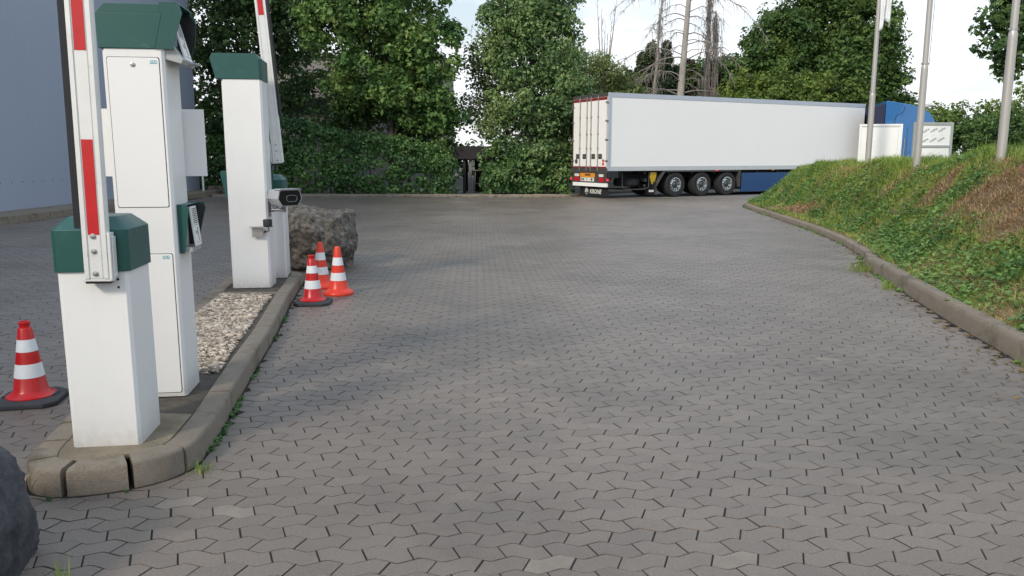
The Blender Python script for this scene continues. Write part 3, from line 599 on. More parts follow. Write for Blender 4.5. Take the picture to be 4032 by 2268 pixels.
hedge('ivy_hedge', [-14.6, -13.6, -12.6, -11.9], [2.6, 2.9, 2.8, 2.9], 35.6, .6, 'short dark hedge behind the thin white post at the building corner', seed=82)
hedge('ivy_hedge', [-1.15, -.6, 0, 1.4, 2.3], [1.0, 1.3, 1.5, 1.5, 1.2], 33.5, .7, 'low ivy hedge right of the shelter at the foot of the ivy clad tree', seed=84)

# grey concrete building behind the bright maple
b = thing('concrete_building', (-9.4, 44, 0), 0, 'grey concrete building mostly hidden behind the maples', 'building')
mb = MB(); mb.box(-6.5, 5.62, 0, 9, -.1, 6.9); mb.build('wall', 'concrete_wall', b, bevel=.03)
mb = MB(); mb.box(-6.62, 5.74, -.12, 9.1, 6.9, 7.1); mb.build('roof', 'sign_frame_grey', b)
mb = MB()
for x in (-4.2, -1.7, .9, 3.3): mb.box(x-.02, x+.02, -.006, .01, 0, 6.85)
mb.build('wall_joint', 'frame_dark', b)
for x0 in (-5.9, -3.0, .2, 3.0):
    mb = MB(); x1 = x0+2.5; z0, z1 = 3.75, 4.75
    mb.box(x0, x1, -.05, .05, z0, z0+.06); mb.box(x0, x1, -.05, .05, z1-.06, z1); mb.box(x0, x0+.06, -.05, .05, z0+.06, z1-.06); mb.box(x1-.06, x1, -.05, .05, z0+.06, z1-.06)
    f = mb.build('window', 'frame_dark', b); mb = MB(); mb.box(x0+.06, x1-.06, -.02, .02, z0+.06, z1-.06); mb.build('pane', 'cab_glass', f)

# blue clad hall on the left
b = thing('clad_hall', (-12.95, 18, 0), 0, 'large windowless hall clad in blue-grey ribbed metal', 'building')
P0 = Vector((-13.288, 20.68)); P1 = Vector((-13.60, 34.9)); dirn = (P1-P0).normalized(); ang = math.atan2(dirn.y, dirn.x)
b.location = (P1.x, P1.y, 0); b.rotation_euler = (0, 0, ang)
mb = MB(); prof = []; x = 0
Ltot = 44.; step = .25; n = int(Ltot/step)
for i in range(n):
    x = -i*step
    prof += [(x, 0), (x-.20, 0), (x-.21, .0015), (x-.24, .0015)]
prof.append((-Ltot, 0)); prof += [(-Ltot, 14), (0, 14)]
mb.prism(prof, .19, 11.0); mb.build('wall', 'cladding', b)
mb = MB(); mb.lathe([(.016, 0), (.016, .006), (.008, .009)], 8, M=Matrix.Rotation(R(90), 4, 'X')); s0 = mb.build('screw', 'dark_gap', b); s0.location = (-.1, -.001, .92)
for i in range(1, 64):
    c = s0.copy(); COL.objects.link(c); c.parent = b; c.location = (-i*.5-.1, -.001, .92)
mb = MB(); mb.box(-Ltot, .25, -.25, -.02, -.02, .20); mb.box(-Ltot, .25, -1.15, -.25, -.03, .185); mb.build('plinth', 'concrete_kerb', b, bevel=.01)
mb = MB(); mb.box(-Ltot-.1, .1, -.1, 14.1, 11.0, 11.25); mb.build('roof', 'trailer_rail', b)
struct(kerb('kerb', [(-13.4, 34.6), (-12.5, 34.35), (-11.9, 34.0), (-11.75, 33.0)], .3, .16, 1, 'concrete_kerb', .9))
mb = MB(); mb.box(-13.3, -12.35, 35.0, 35.3, 0, .34); tag(mb.build('concrete_block', 'concrete_kerb', bevel=.02), 'low concrete block lying behind the thin white post', 'block')
mb = MB(); mb.lathe([(.075, -.02), (.075, .01), (.042, .012), (.042, 2.3), (.0, 2.32)], 14, c=(-12.95, 33.6, .12)); tag(mb.build('white_post', 'white_paint', smooth=True), 'thin white post at the corner of the blue hall', 'post')

# shelter in the hedge gap
b = thing('wooden_shelter', (-1.75, 35.2, 0), 0, 'dark wooden smoking shelter in the gap between hedge and ivy clad tree', 'shelter')
mb = MB(); mb.box(-.85, 1.05, -.5, 1.6, 1.88, 2.02); mb.box(-.85, 1.05, -.53, -.5, 1.5, 2.05); mb.build('roof', 'dark_wood', b, bevel=.01)
for x, y in ((-.32, -.35), (-.06, -.30), (.95, -.3), (-.32, 1.5), (.95, 1.5)):
    mb = MB(); mb.box(x-.06, x+.06, y-.06, y+.06, 0, 1.88); mb.build('post', 'dark_wood' if x != -.06 else 'grey_wood', b)
mb = MB(); mb.box(.05, .95, 1.5, 1.54, .0, 1.45); mb.box(-.85, .95, 1.56, 1.6, 1.45, 1.88); mb.build('back_wall', 'dark_wood', b)
mb = MB(); mb.box(.42, .62, 1.46, 1.49, 1.02, 1.24); mb.build('notice', 'sign_frame_grey', b)
b = thing('bar_table', (-1.45, 35.15, 0), 10, 'narrow high table standing inside the dark shelter', 'table')
mb = MB(); mb.box(-.3, .3, -.25, .25, 1.0, 1.04); mb.build('table_top', 'grey_wood', b, bevel=.005)
for x, y in ((-.2, -.18), (.2, -.18), (-.2, .18), (.2, .18)):
    mb = MB(); mb.tube([(x*.85, y, 1.0), (x*1.15, y*1.1, .03)], .018, 8); mb.build('leg', 'grey_wood', b)
mb = MB(); mb.tube([(-.19, -.19, .45), (.19, -.19, .45)], .012, 6); mb.tube([(-.19, .19, .45), (.19, .19, .45)], .012, 6); mb.build('foot_rail', 'grey_wood', b)
m = MB(); m.add([(-2.3, 32.52, .034), (-1.25, 32.52, .034), (-.9, 37, .034), (-2.5, 37, .034)], [(0, 1, 2, 3)]); struct(m.build('path', 'asphalt'))

# ------------------------------------------------------------ kerbs along the mound and the mound itself
struct(kerb('kerb', KR_FAR, .14, .105, -1, 'concrete_kerb', 1.0))
struct(kerb('kerb', [(x-.13 if y > 11 else x-.02*(y > 10), y) for x, y in KR_NEAR[:-1]], .15, .175, -1, 'concrete_kerb', 1.0, rnd_top=.03))
EDGE = KR_NEAR[:-1]+KR_FAR
def mound_z(X, Y):
    X = np.asarray(X, float); Y = np.asarray(Y, float)
    d = distpoly(EDGE, X, Y); d = np.where(inside(MOUND, X, Y), d, 0)
    Hs = np.interp(Y, [0, 8, 11.5, 14, 16, 19, 23, 30], [1.34, 1.44, 1.63, 1.49, 1.36, 1.38, 1.26, 1.0])
    wd = np.interp(Y, [0, 7, 11, 15, 20, 26], [2.3, 2.1, 1.75, 1.6, 1.45, 1.5])
    t = np.clip((d-.22)/wd, 0, 1); s = t*t*(3-2*t)
    lump = .05*np.sin(X*2.3+Y*1.1)+.035*np.sin(X*4.7-Y*3.1)+.02*np.sin(X*9+Y*7)
    return .12+(Hs-.12)*s+lump*np.clip(d*1.2, 0, 1)*np.clip(t*2, 0, 1)
def mound():
    xs = np.concatenate([np.arange(3.2, 13, .09), np.arange(13, 35, 1.)]); ys = np.concatenate([np.arange(-4, 3, 1.), np.arange(3, 30, .11), np.arange(30, 36.5, .8)])
    X, Y = np.meshgrid(xs, ys); inn = inside(MOUND, X, Y); d = distpoly(EDGE, X, Y)
    Z = mound_z(X, Y); Z = np.where(inn & (d > .10), Z, -.06)
    V = np.stack([X, Y, Z], 2).reshape(-1, 3); ny, nx = X.shape
    i = (np.arange(ny-1)[:, None]*nx+np.arange(nx-1)[None]).ravel(); F = np.stack([i, i+1, i+nx+1, i+nx], 1)
    keep = (inn & (d > .06)).ravel(); F = F[keep[F].sum(1) >= 1]
    struct(fast('mound_ground', V, F, 'mound_soil', smooth=True))
mound()
def vnoise(x, y, s, seed):
    r = np.random.default_rng(seed); G = r.random((80, 80)); u, v = (x*s) % 79, (y*s) % 79; i, j = u.astype(int), v.astype(int); a, b = u-i, v-j
    a = a*a*(3-2*a); b = b*b*(3-2*b)
    return G[i, j]*(1-a)*(1-b)+G[i+1, j]*a*(1-b)+G[i, j+1]*(1-a)*b+G[i+1, j+1]*a*b
def blades(P, h, wd, lean, seed):
    r = np.random.default_rng(seed); n = len(P); a = r.uniform(0, 6.28, n); dx, dy = np.cos(a), np.sin(a)
    l = lean*r.uniform(.3, 1.4, n); h = h*r.uniform(.55, 1.35, n); w2 = wd*.5
    px, py = -dy*w2, dx*w2; o = np.stack([dx*l*h*.35, dy*l*h*.35, h*.58], 1); o2 = np.stack([dx*l*h, dy*l*h, h*(1-.25*np.minimum(l, 1.4))], 1)
    s = np.stack([px, py, np.zeros(n)], 1)
    V = np.stack([P-s, P+s, P+o+s*.7, P+o-s*.7, P+o2+s*.12, P+o2-s*.12], 1).reshape(-1, 3); b = (np.arange(n)*6)[:, None]
    F = np.concatenate([b+np.array([[0, 1, 2, 3]]), b+np.array([[3, 2, 4, 5]])]); return V, F
def vegetation():
    r = np.random.default_rng(3)
    def sample(n, y0=4.2, y1=29, dmax=4.2, pw=1.):
        Y = y0*(y1/y0)**r.random(n*2); X = r.uniform(3.3, 15, n*2); ok = inside(MOUND, X, Y); X, Y = X[ok], Y[ok]
        d = distpoly(EDGE, X, Y); ok = (d > .13) & (r.random(len(d)) < np.exp(-np.maximum(0, d-2.2)/dmax)) & (X < .66*Y+2.5); return X[ok][:n], Y[ok][:n], d[ok][:n]
    def patch(X, Y, d):
        # dry weight: worn steep bank near the front right, straw at the toe and by the kerb nose
        w_ = np.zeros_like(X)
        for cx, cy, rx, ry, k in [(7.15, 13.2, .35, .5, .9), (6.35, 11.3, .2, .4, .9), (6.95, 11.7, .42, .8, 1.4), (6.5, 10.2, .42, .8, 1.5), (6.15, 9.4, .36, .6, 1.3), (5.9, 8.6, .25, .5, .8), (5.0, 8.2, .3, 1.3, .42), (4.6, 6.6, .3, 1.3, .42), (7.45, 21.5, .16, 2.6, .8), (8.35, 20.2, .35, 1.4, .75), (7.6, 16.2, .3, .6, .6), (7.9, 15.7, .35, .8, .7), (5.35, 10.3, .16, .5, .5)]:
            w_ = np.maximum(w_, k*np.exp(-(((X-cx)/rx)**2+((Y-cy)/ry)**2)))
        green = 1.9*np.exp(-(((X-6.72)/.26)**2+((Y-11.75)/.42)**2))
        return w_-green-.12+.45*(vnoise(X, Y, 1.1, 5)-.5)+.3*(vnoise(X, Y, 3.7, 6)-.5)
    # grass blades
    X, Y, d = sample(190000); w_ = patch(X, Y, d); gz = vnoise(X+3, Y, .9, 8); dens = np.clip(1.15-w_*1.8, .04, 1)*np.clip(.35+gz*1.1+np.exp(-d*1.3)*.5, .2, 1)
    k = r.random(len(X)) < dens; X, Y, d = X[k], Y[k], d[k]; P = np.stack([X, Y, mound_z(X, Y)-.01], 1)
    hh = (.07+.10*np.clip((d-.4)/1.6, 0, 1))*(.7+.8*vnoise(X, Y, 1.7, 9))*(1+.15*(Y > 12)); wd = .0045+.0009*np.clip(Y-6, 0, 14)
    V, F = blades(P, hh, wd, .8, 1); tag(fast('grass', V, F, 'grass_blades'), 'mixed green grass growing over the mound beside the kerb', 'grass', kind='stuff')
    # broad weeds
    X, Y, d = sample(24000); w_ = patch(X, Y, d); gz = vnoise(X+3, Y, .9, 8); k = (r.random(len(X)) < np.clip(1.1-w_*2.6, .008, 1)*np.clip(1.75-gz*1.7, .15, 1)*np.clip((d-.05)*2.2, .12, 1)); X, Y, d = X[k], Y[k], d[k]
    sz = .10*(.6+.8*vnoise(X, Y, 2.2, 12)); C = np.stack([X, Y, mound_z(X, Y)+sz*.5], 1)
    V, F = leaves(C, sz*1.1+.03, 15, .042, up=.95, seed=13, shell=.3, flat=.8); V[:, 2] = np.maximum(V[:, 2], mound_z(V[:, 0], V[:, 1])+.004)
    tag(fast('weeds', V, F, 'weed_leaves'), 'broad leafed green weeds covering most of the mound slope', 'weeds', kind='stuff')
    # dry straw
    X, Y, d = sample(260000, y1=27); w_ = patch(X, Y, d); k = r.random(len(X)) < np.clip(.10+w_*1.5, .04, 1); X, Y, d = X[k], Y[k], d[k]; P = np.stack([X, Y, mound_z(X, Y)-.004], 1)
    V, F = blades(P, .075+.03*r.random(len(P)), .0048+.0009*np.clip(Y-6, 0, 14), 2.2, 14); tag(fast('dry_grass', V, F, 'dry_straw'), 'dry brown straw on the worn patches of the mound', 'dry grass', kind='stuff')
    # litter at the toe
    X, Y, d = sample(26000, y1=20, dmax=.5); k = (r.random(len(X)) < np.clip(1.1-d*1.1, .05, 1)); X, Y, d = X[k], Y[k], d[k]
    C = np.stack([X, Y, mound_z(X, Y)+.012], 1); V, F = leaves(C, np.full(len(C), .02), 2, .03, up=2, seed=15, flat=.3); tag(fast('leaf_litter', V, F, 'litter'), 'yellowed clippings and dead leaves behind the kerb', 'leaf litter', kind='stuff')
    # tall stalks on the crest
    X, Y, d = sample(2600, y0=11, y1=26); k = (d > .8) & (d < 2.8); X, Y = X[k], Y[k]; P = np.stack([X, Y, mound_z(X, Y)], 1); V, F = blades(P[::2], .16+.20*r.random(len(P[::2])), .008, .45, 16)
    tag(fast('tall_grass', V, F, 'grass_blades'), 'taller grass stalks standing on the crest of the mound', 'tall grass', kind='stuff')
vegetation()
def kerb_weeds():
    r = np.random.default_rng(21); C = []; Rr = []
    Q = resample(ISL, .02, True); T = np.roll(Q, -1, 0)-np.roll(Q, 1, 0); T /= np.linalg.norm(T, axis=1)[:, None]+1e-9; out = np.stack([-T[:, 1], T[:, 0]], 1)
    dd = vnoise(Q[:, 0]*1.+5, Q[:, 1], 2.6, 31)
    for q, o, v in zip(Q, out, dd):
        if v > .60 or (q[1] < 4.1 and r.random() < .10):
            if r.random() < .8: p = q+o*r.uniform(.004, .035)*(1 if o[0]*(q[0]+2.4) > -9 else 1); C.append([p[0], p[1], .004]); Rr.append(r.uniform(.010, .022))
    C = np.array(C); V, F = leaves(C, np.array(Rr), 14, .017, up=.8, seed=22, shell=.2)
    Q2 = resample(KR_FAR[:7], .05); Q3 = resample(KR_NEAR[:-1], .03)
    C2 = []
    for Q_ in (Q2, Q3):
        v = vnoise(Q_[:, 0]+9, Q_[:, 1], 1.9, 33)
        for q, s in zip(Q_, v):
            if s > .52 and r.random() < .8: C2.append([q[0]-r.uniform(.01, .10)-(.14 if Q_ is Q3 else 0)*(q[1] > 10.9), q[1]+r.uniform(-.05, .05), .008])
    C2 = np.array(C2); V2, F2 = leaves(C2, r.uniform(.02, .05, len(C2)), 9, .030, up=.9, seed=23, shell=.2, flat=.5)
    V2[:, 2] = np.maximum(V2[:, 2], .003); V[:, 2] = np.maximum(V[:, 2], .003)
    tag(fast('weeds', V, F, 'leaf_hedge'), 'tiny weeds in the joint along the island kerb', 'weeds', kind='stuff')
    tag(fast('weeds', V2, F2, 'weed_leaves'), 'small weeds and clippings at the foot of the mound kerb', 'weeds', kind='stuff')
    n = 420; t = r.random(n); Y = 5+20*t**1.6; X = np.interp(Y, [p[1] for p in KR_NEAR+KR_FAR[1:7]], [p[0] for p in KR_NEAR+KR_FAR[1:7]])-.03-r.exponential(.10, n)-(Y > 10.5)*(Y < 12)*.12
    C = np.stack([X, Y, np.full(n, .008)], 1); V, F = leaves(C, np.full(n, .02), 2, .028, up=3, seed=24, flat=.2); V[:, 2] = np.clip(V[:, 2], .002, .02)
    Xf = r.uniform(-11, 3, 260); Cf = np.stack([Xf, 32.35-r.exponential(.18, 260), np.full(260, .01)], 1); Vf, Ff = leaves(Cf, np.full(260, .05), 3, .07, up=3, seed=25, flat=.2); Vf[:, 2] = np.clip(Vf[:, 2], .003, .03)
    tag(fast('fallen_leaves', np.concatenate([V, Vf]), np.concatenate([F, Ff+len(V)]), 'litter'), 'scattered dry leaves lying along the kerbs', 'fallen leaves', kind='stuff')
kerb_weeds()
# a grass tuft and a broken twig at the near dark boulder and the mound kerb
def tuft(x, y, z, h, n, label, seed, lean=.5, m_='grass_blades', spread=.03):
    r = np.random.default_rng(seed); P = np.stack([x+r.normal(0, spread, n), y+r.normal(0, spread, n), np.full(n, z)], 1); V, F = blades(P, np.full(n, h), .006, lean, seed)
    V = V-np.array([x, y, z]); o = fast('grass_tuft', V, F, m_); o.location = (x, y, z); tag(o, label, 'grass tuft')
tuft(-1.66, 2.72, -.02, .13, 26, 'upright green tuft in a paver joint beside the dark boulder', 1, .3, spread=.012)
tuft(-1.60, 3.90, -.01, .06, 40, 'green tuft at the bend of the island kerb', 2, .6, spread=.03)
tuft(4.95, 11.15, 0, .16, 120, 'pale grass tuft at the step between the two mound kerbs', 3, 1.0, spread=.09)
tuft(4.60, 9.6, 0, .12, 60, 'small tuft at the foot of the near mound kerb', 4, .8, spread=.05)
tuft(-2.42, 3.60, -.01, .12, 60, 'dry tuft left of the rounded end of the island', 6, .8, 'dry_straw', .04)

# ------------------------------------------------------------ barriers and terminals on the island
ROT = 8.0; Z0 = .112
def cabinet(parent, w_, d_, h, material='white_paint', bev=.016, name='cabinet'):
    mb = MB(); c = bev; X, Y = w_/2, d_/2
    pts = [(-X+c, -Y), (X-c, -Y), (X, -Y+c), (X, Y-c), (X-c, Y), (-X+c, Y), (-X, Y-c), (-X, -Y+c)]
    mb.prism(pts, .006, h); return mb.build(name, material, parent, bevel=.003)
def arm(parent, x, y, z0, z1, lean, red0, width=.12, side=-1):
    """raised barrier boom: extruded profile with recessed panel, foil bands, rubber edge; local coordinates, y = front plane"""
    Mx = Matrix.Translation((x, y, z0)) @ Matrix.Rotation(math.atan(lean), 4, 'Y'); Lh = z1-z0; w2 = width/2; t = .045
    prof = [(-w2, -t*.55), (-w2+.006, -t), (-w2+.026, -t), (-w2+.028, -t+.007), (-w2+.031, -t+.007), (-w2+.033, -t+.003), (w2-.033, -t+.003), (w2-.031, -t+.007), (w2-.028, -t+.007), (w2-.026, -t), (w2-.006, -t), (w2, -t*.55), (w2, 0), (-w2, 0)]
    mb = MB(); mb.prism(prof, 0, Lh, 'z', M=Mx); a_ = mb.build('boom', 'aluminium', parent)
    z = red0-z0
    while z < Lh-.3:
        mb = MB(); mb.box(-w2+.034, w2-.034, -t+.0012, -t+.0045, z, min(Lh, z+.455), M=Mx); z += .865
        mb.build('reflective_band', 'red_foil', a_)
    mb = MB(); xs = -w2*1.0 if side < 0 else w2
    sx = side
    mb.prism([(xs, -t*.75), (xs+sx*.018, -t*.85), (xs+sx*.034, -t*.5), (xs+sx*.034, t*.1), (xs+sx*.018, t*.5), (xs, t*.4)], (.245 if side < 0 else .55), Lh, 'z', M=Mx); mb.build('rubber_edge', 'black_rubber', parent, smooth=False)
    # clamp bracket over the foot
    mb = MB(); q = -side
    mb.box(min(q*w2+q*.001, q*w2+q*.014), max(q*w2+q*.001, q*w2+q*.014), -t-.004, .012, -.006, .225, M=Mx); mb.box(min(q*w2+q*.0145, q*w2+q*.022), max(q*w2+q*.0145, q*w2+q*.022), -t+.012, .010, .006, .205, M=Mx)
    mb.box(-w2-.004, w2+.012*q, -t+.004, .012, -.014, -.002, M=Mx); mb.build('clamp', 'aluminium', parent, bevel=.002)
    mb = MB(); mb.box(-w2+.004, w2-.002, -t+.012, .008, -.026, -.0145, M=Mx); mb.build('foot_cap', 'black_rubber', parent)
    for bz in (.025, .135, .208):
        mb = MB(); Mb = Mx @ Matrix.Translation((-.004, -t+.003, bz)) @ Matrix.Rotation(R(90), 4, 'X')
        mb.lathe([(.0135, 0), (.0135, .003), (.009, .0035)], 20, M=Mb); mb.lathe([(.0085, .0036), (.0085, .009), (.0065, .011), (0, .0115)], 14, M=Mb, cap=False); mb.build('bolt', 'bolt_steel', parent, smooth=True)
    return a_
def cap_hood(parent, w_, d_, z0, z1, ch=.06, name='cap', over=.012):
    X, Y = w_/2+over, d_/2+over; c = .022; mb = MB()
    low = [(-X+c, -Y), (X-c, -Y), (X, -Y+c), (X, Y-c), (X-c, Y), (-X+c, Y), (-X, Y-c), (-X, -Y+c)]
    def ring(s, z): return [(x-math.copysign(s, x), y-math.copysign(s, y), z) for x, y in low]
    R_ = ring(0, z0)+ring(0, z1-ch)+ring(.062, z1); n = 8
    fs = [tuple(range(n))[::-1], tuple(range(16, 24))]
    for a in (0, 8): fs += [(a+i, a+(i+1) % n, a+8+(i+1) % n, a+8+i) for i in range(n)]
    mb.add(R_, fs); return mb.build(name, 'green_paint', parent, bevel=.003)
# near barrier
b1_ = thing('barrier', (-2.108, 4.08, Z0), ROT, 'near white barrier cabinet with green cap and raised red and white boom', 'barrier', 'barriers on the traffic island')
cabinet(b1_, .335, .35, .925)
cap_hood(b1_, .335, .35, .925, 1.195, .062)
arm(b1_, .045, -.205, .90, 5.0, .012, .90+.215)
mb = MB(); mb.box(-.0, .09, -.205, -.18, .95, 1.10); mb.build('boom_mount', 'black_rubber', b1_)
for z in (.885, .845):
    mb = MB(); mb.lathe([(.0062, 0), (.0062, .002), (.004, .003)], 12, M=Matrix.Translation((.118, -.1755, z)) @ Matrix.Rotation(R(90), 4, 'X')); mb.build('plug', 'dark_gap', b1_)
# far barrier
b2_ = thing('barrier', (-3.005, 9.945, Z0), ROT+2, 'far white barrier partly hidden behind the second terminal and the camera', 'barrier', 'barriers on the traffic island')
cabinet(b2_, .36, .44, .90); cap_hood(b2_, .36, .44, .90, 1.27, .06)
mb = MB(); mb.prism([(-.02, .9), (.075, .9), (.075, 1.34), (.055, 1.42), (-.02, 1.42)], -.275, -.234, 'y'); mb.build('boom_mount', 'green_paint', b2_, bevel=.003)
arm(b2_, .150, -.30, 1.425, 5.4, -.066, 1.425+1.69, width=.128, side=1)

def slotted_panel(parent, M, w_, h, name='intercom_panel'):
    """white reader plate with dark slots in its upper half, a display line and a screw row; x across, z up, facing -y"""
    mb = MB(); mb.box(-w_/2, w_/2, 0, .012, 0, h, M=M); p = mb.build(name, 'door_white', parent, bevel=.002)
    mb = MB(); n = 9
    for i in range(n): z = h*(.57+.40*i/n); mb.box(-w_*.36, w_*.36, -.0015, .0005, z, z+h*.018, M=M)
    mb.box(-w_*.4, w_*.4, -.0015, .0005, h*.52, h*.527, M=M); mb.box(-w_*.4, w_*.4, -.0015, .0005, h*.08, h*.086, M=M); mb.box(w_*.1, w_*.13, -.0015, .0005, h*.12, h*.46, M=M)
    mb.build('slot', 'black_rubber', p)
    mb = MB(); mb.box(-w_*.25, w_*.02, -.004, .0005, h*.30, h*.38, M=M); mb.build('call_button', 'steel', p, bevel=.001); return p
# near terminal with two reading heads facing the lane
t1 = thing('entry_terminal', (-2.232, 4.955, Z0), ROT, 'tall white entry terminal with two doors and reader hoods on its right side', 'terminal', 'terminals on the traffic island')
W1, D1, H1 = .345, .33, 2.11
cabinet(t1, W1, D1, H1)
def door(parent, x0, x1, z0, z1, y, lock=None, label=None):
    mb = MB(); c = .008; pts = [(x0+c, z0), (x1-c, z0), (x1, z0+c), (x1, z1-c), (x1-c, z1), (x0+c, z1), (x0, z1-c), (x0, z0+c)]; e = .0035
    pts2 = [(x0-e+c, z0-e), (x1+e-c, z0-e), (x1+e, z0-e+c), (x1+e, z1+e-c), (x1+e-c, z1+e), (x0-e+c, z1+e), (x0-e, z1+e-c), (x0-e, z0-e+c)]
    mb.prism(pts2, y-.0008, y+.004, 'y'); g_ = mb.build('door_seam', 'dark_gap', parent)
    mb = MB(); mb.prism(pts, y-.005, y+.006, 'y'); d = mb.build('door', 'door_white', parent, bevel=.0015)
    if lock:
        mb = MB(); Ml = Matrix.Translation((lock[0], y-.005, lock[1])) @ Matrix.Rotation(R(90), 4, 'X'); mb.lathe([(.0135, 0), (.0135, .004), (.011, .006), (.006, .006)], 20, M=Ml); mb.build('lock', 'bolt_steel', d, smooth=True)
        mb = MB(); mb.box(-.0015, .0015, -.0075, -.0055, -.004, .004, M=Matrix.Translation((lock[0], y-.005, lock[1]))); mb.build('keyhole', 'dark_gap', d)
    if label:
        mb = MB(); mb.box(label[0]-.020, label[0]+.020, y-.0062, y-.0052, label[1]-.0095, label[1]+.0095); mb.build('name_plate', 'label_teal', d)
        text('lettering', 'ELKA', .019, 'sign_white', d, (label[0], y-.0070, label[1]), (R(90), 0, 0), .0003, bold=.0004)
    return d
yf = -D1/2
door(t1, -.145, .142, 1.19, 2.06, yf, (-.003, 2.02), (.112, 2.035))
door(t1, -.160, .142, .035, .905, yf, None, (.105, .885))
mb = MB(); mb.lathe([(.011, 0), (.011, .006), (.007, .008)], 14, M=Matrix.Translation((-.02, yf-.005, .872)) @ Matrix.Rotation(R(90), 4, 'X')); mb.build('lock', 'bolt_steel', t1, smooth=True)
# top cap with hood over the upper reader
X, Y = W1/2+.010, D1/2+.008
mb = MB()
mb.prism([(-X-.003, 2.11), (X-.055, 2.11), (X-.005, 2.31), (-X-.010, 2.31)], -Y, Y, 'y'); mb.prism([(-X-.010, 2.3105), (X-.005, 2.3105), (X-.02, 2.365), (-X+.035, 2.365)], -Y+.02, Y-.02, 'y'); mb.build('cap', 'green_paint', t1, bevel=.004)
mb = MB(); mb.prism([(X-.055, 2.11), (.225, 2.11), (.290, 2.31), (.275, 2.365), (X-.02, 2.365), (X-.005, 2.31)], -Y-.001, -Y+.005, 'y')
mb.prism([(X-.02, 2.09), (.225, 2.04), (.275, 2.18), (.287, 2.31), (.24, 2.385), (X-.005, 2.375)], Y-.006, Y, 'y'); mb.prism([(X-.02, 2.3655), (.27, 2.3655), (.265, 2.372), (X-.02, 2.372)], -Y, Y-.006, 'y'); h_ = mb.build('reader_hood', 'green_paint', t1)
mb = MB(); mb.prism([(X+.001, 2.085), (.223, 2.043), (.273, 2.18), (.284, 2.30), (.24, 2.363), (X+.001, 2.363)], Y-.012, Y-.0065, 'y'); mb.build('hood_inner_sheet', 'black_rubber', h_)  # dark sheet against the inner face of the far hood plate
mb = MB(); mb.prism([(X-.03, 2.112), (X-.03, 2.06), (.262, 2.03), (.272, 2.055), (.215, 2.14), (.20, 2.14)], -Y+.03, Y-.014, 'y'); mb.build('reader_housing', 'sign_frame_grey', t1, bevel=.003)
slotted_panel(t1, Matrix.Translation((.276, -.005, 2.06)) @ Matrix.Rotation(R(90), 4, 'Z') @ Matrix.Rotation(R(-15), 4, 'X'), .15, .255)
mb = MB(); mb.box(.255, .315, -.01, .07, 2.040, 2.052); mb.build('ticket_tray', 'camera_grey', t1, bevel=.003)
# lower reader
zl, zh = .92, 1.20; xs = W1/2
mb = MB()
mb.prism([(xs+.001, zl-.02), (.204, zl-.02), (.242, zh-.03), (.232, zh), (xs+.001, zh)], -.12, -.115, 'y')
mb.prism([(xs+.001, zl), (.222, zl), (.286, zh-.03), (.276, zh+.004), (xs+.001, zh+.004)], .125, .130, 'y'); mb.box(xs+.001, .232, -.1145, .1245, zh-.006, zh); hh = mb.build('reader_hood', 'green_paint', t1)
mb = MB(); mb.prism([(xs+.001, zl+.005), (.220, zl+.005), (.283, zh-.03), (.27, zh-.004), (xs+.001, zh-.008)], .118, .1245, 'y'); mb.build('hood_inner_sheet', 'black_rubber', hh)  # same dark inner sheet for the lower hood
slotted_panel(t1, Matrix.Translation((.262, .01, zl+.02)) @ Matrix.Rotation(R(90), 4, 'Z') @ Matrix.Rotation(R(-6), 4, 'X'), .135, .245)
mb = MB(); mb.box(xs+.001, .245, -.10, .115, zl-.012, zl+.015); mb.build('reader_housing', 'sign_frame_grey', t1)
# board fixed behind the terminal
mb = MB(); mb.box(-.36, .297, .178, .186, 1.365, 1.785); mb.build('rear_board', 'door_white', t1, bevel=.0015)
mb = MB(); mb.box(-.10, .10, .166, .177, 1.45, 1.49); mb.box(-.10, .10, .166, .177, 1.66, 1.70); mb.build('board_bracket', 'steel', t1)

# far terminal facing the other lane
t2 = thing('exit_terminal', (-3.0, 9.17, Z0), ROT, 'plain white exit terminal with green cap carrying the camera', 'terminal', 'terminals on the traffic island')
W2, D2, H2 = .43, .38, 2.33
cabinet(t2, W2, D2, H2, bev=.022)
mb = MB(); X, Y = W2/2+.012, D2/2+.01
mb.prism([(-X-.04, H2), (X-.03, H2), (X-.03, H2+.225), (-X-.095, H2+.225)], -Y, Y, 'y'); mb.prism([(-X-.095, H2+.2255), (X-.03, H2+.2255), (X-.06, H2+.275), (-X-.07, H2+.275)], -Y+.02, Y-.03, 'y')
mb.prism([(X-.0295, -Y+.001), (X, -Y+.03), (X, Y-.002), (X-.0295, Y-.002)], H2-.008, H2+.218, 'z'); mb.build('cap', 'green_paint', t2, bevel=.004)
mb = MB(); mb.prism([(-W2/2-.001, 1.02), (-W2/2-.035, 1.02), (-W2/2-.085, 1.30), (-W2/2-.08, 1.33), (-W2/2-.001, 1.33)], -.10, .10, 'y'); mb.build('reader_hood', 'green_paint', t2, bevel=.003)
mb = MB(); mb.box(-W2/2-.05, -W2/2-.003, .14, .152, 1.34, 2.18); mb.build('side_board', 'door_white', t2)
mb = MB(); mb.box(-W2/2-.058, -W2/2-.051, .13, .16, 1.33, 2.19); mb.build('board_frame', 'camera_grey', t2)
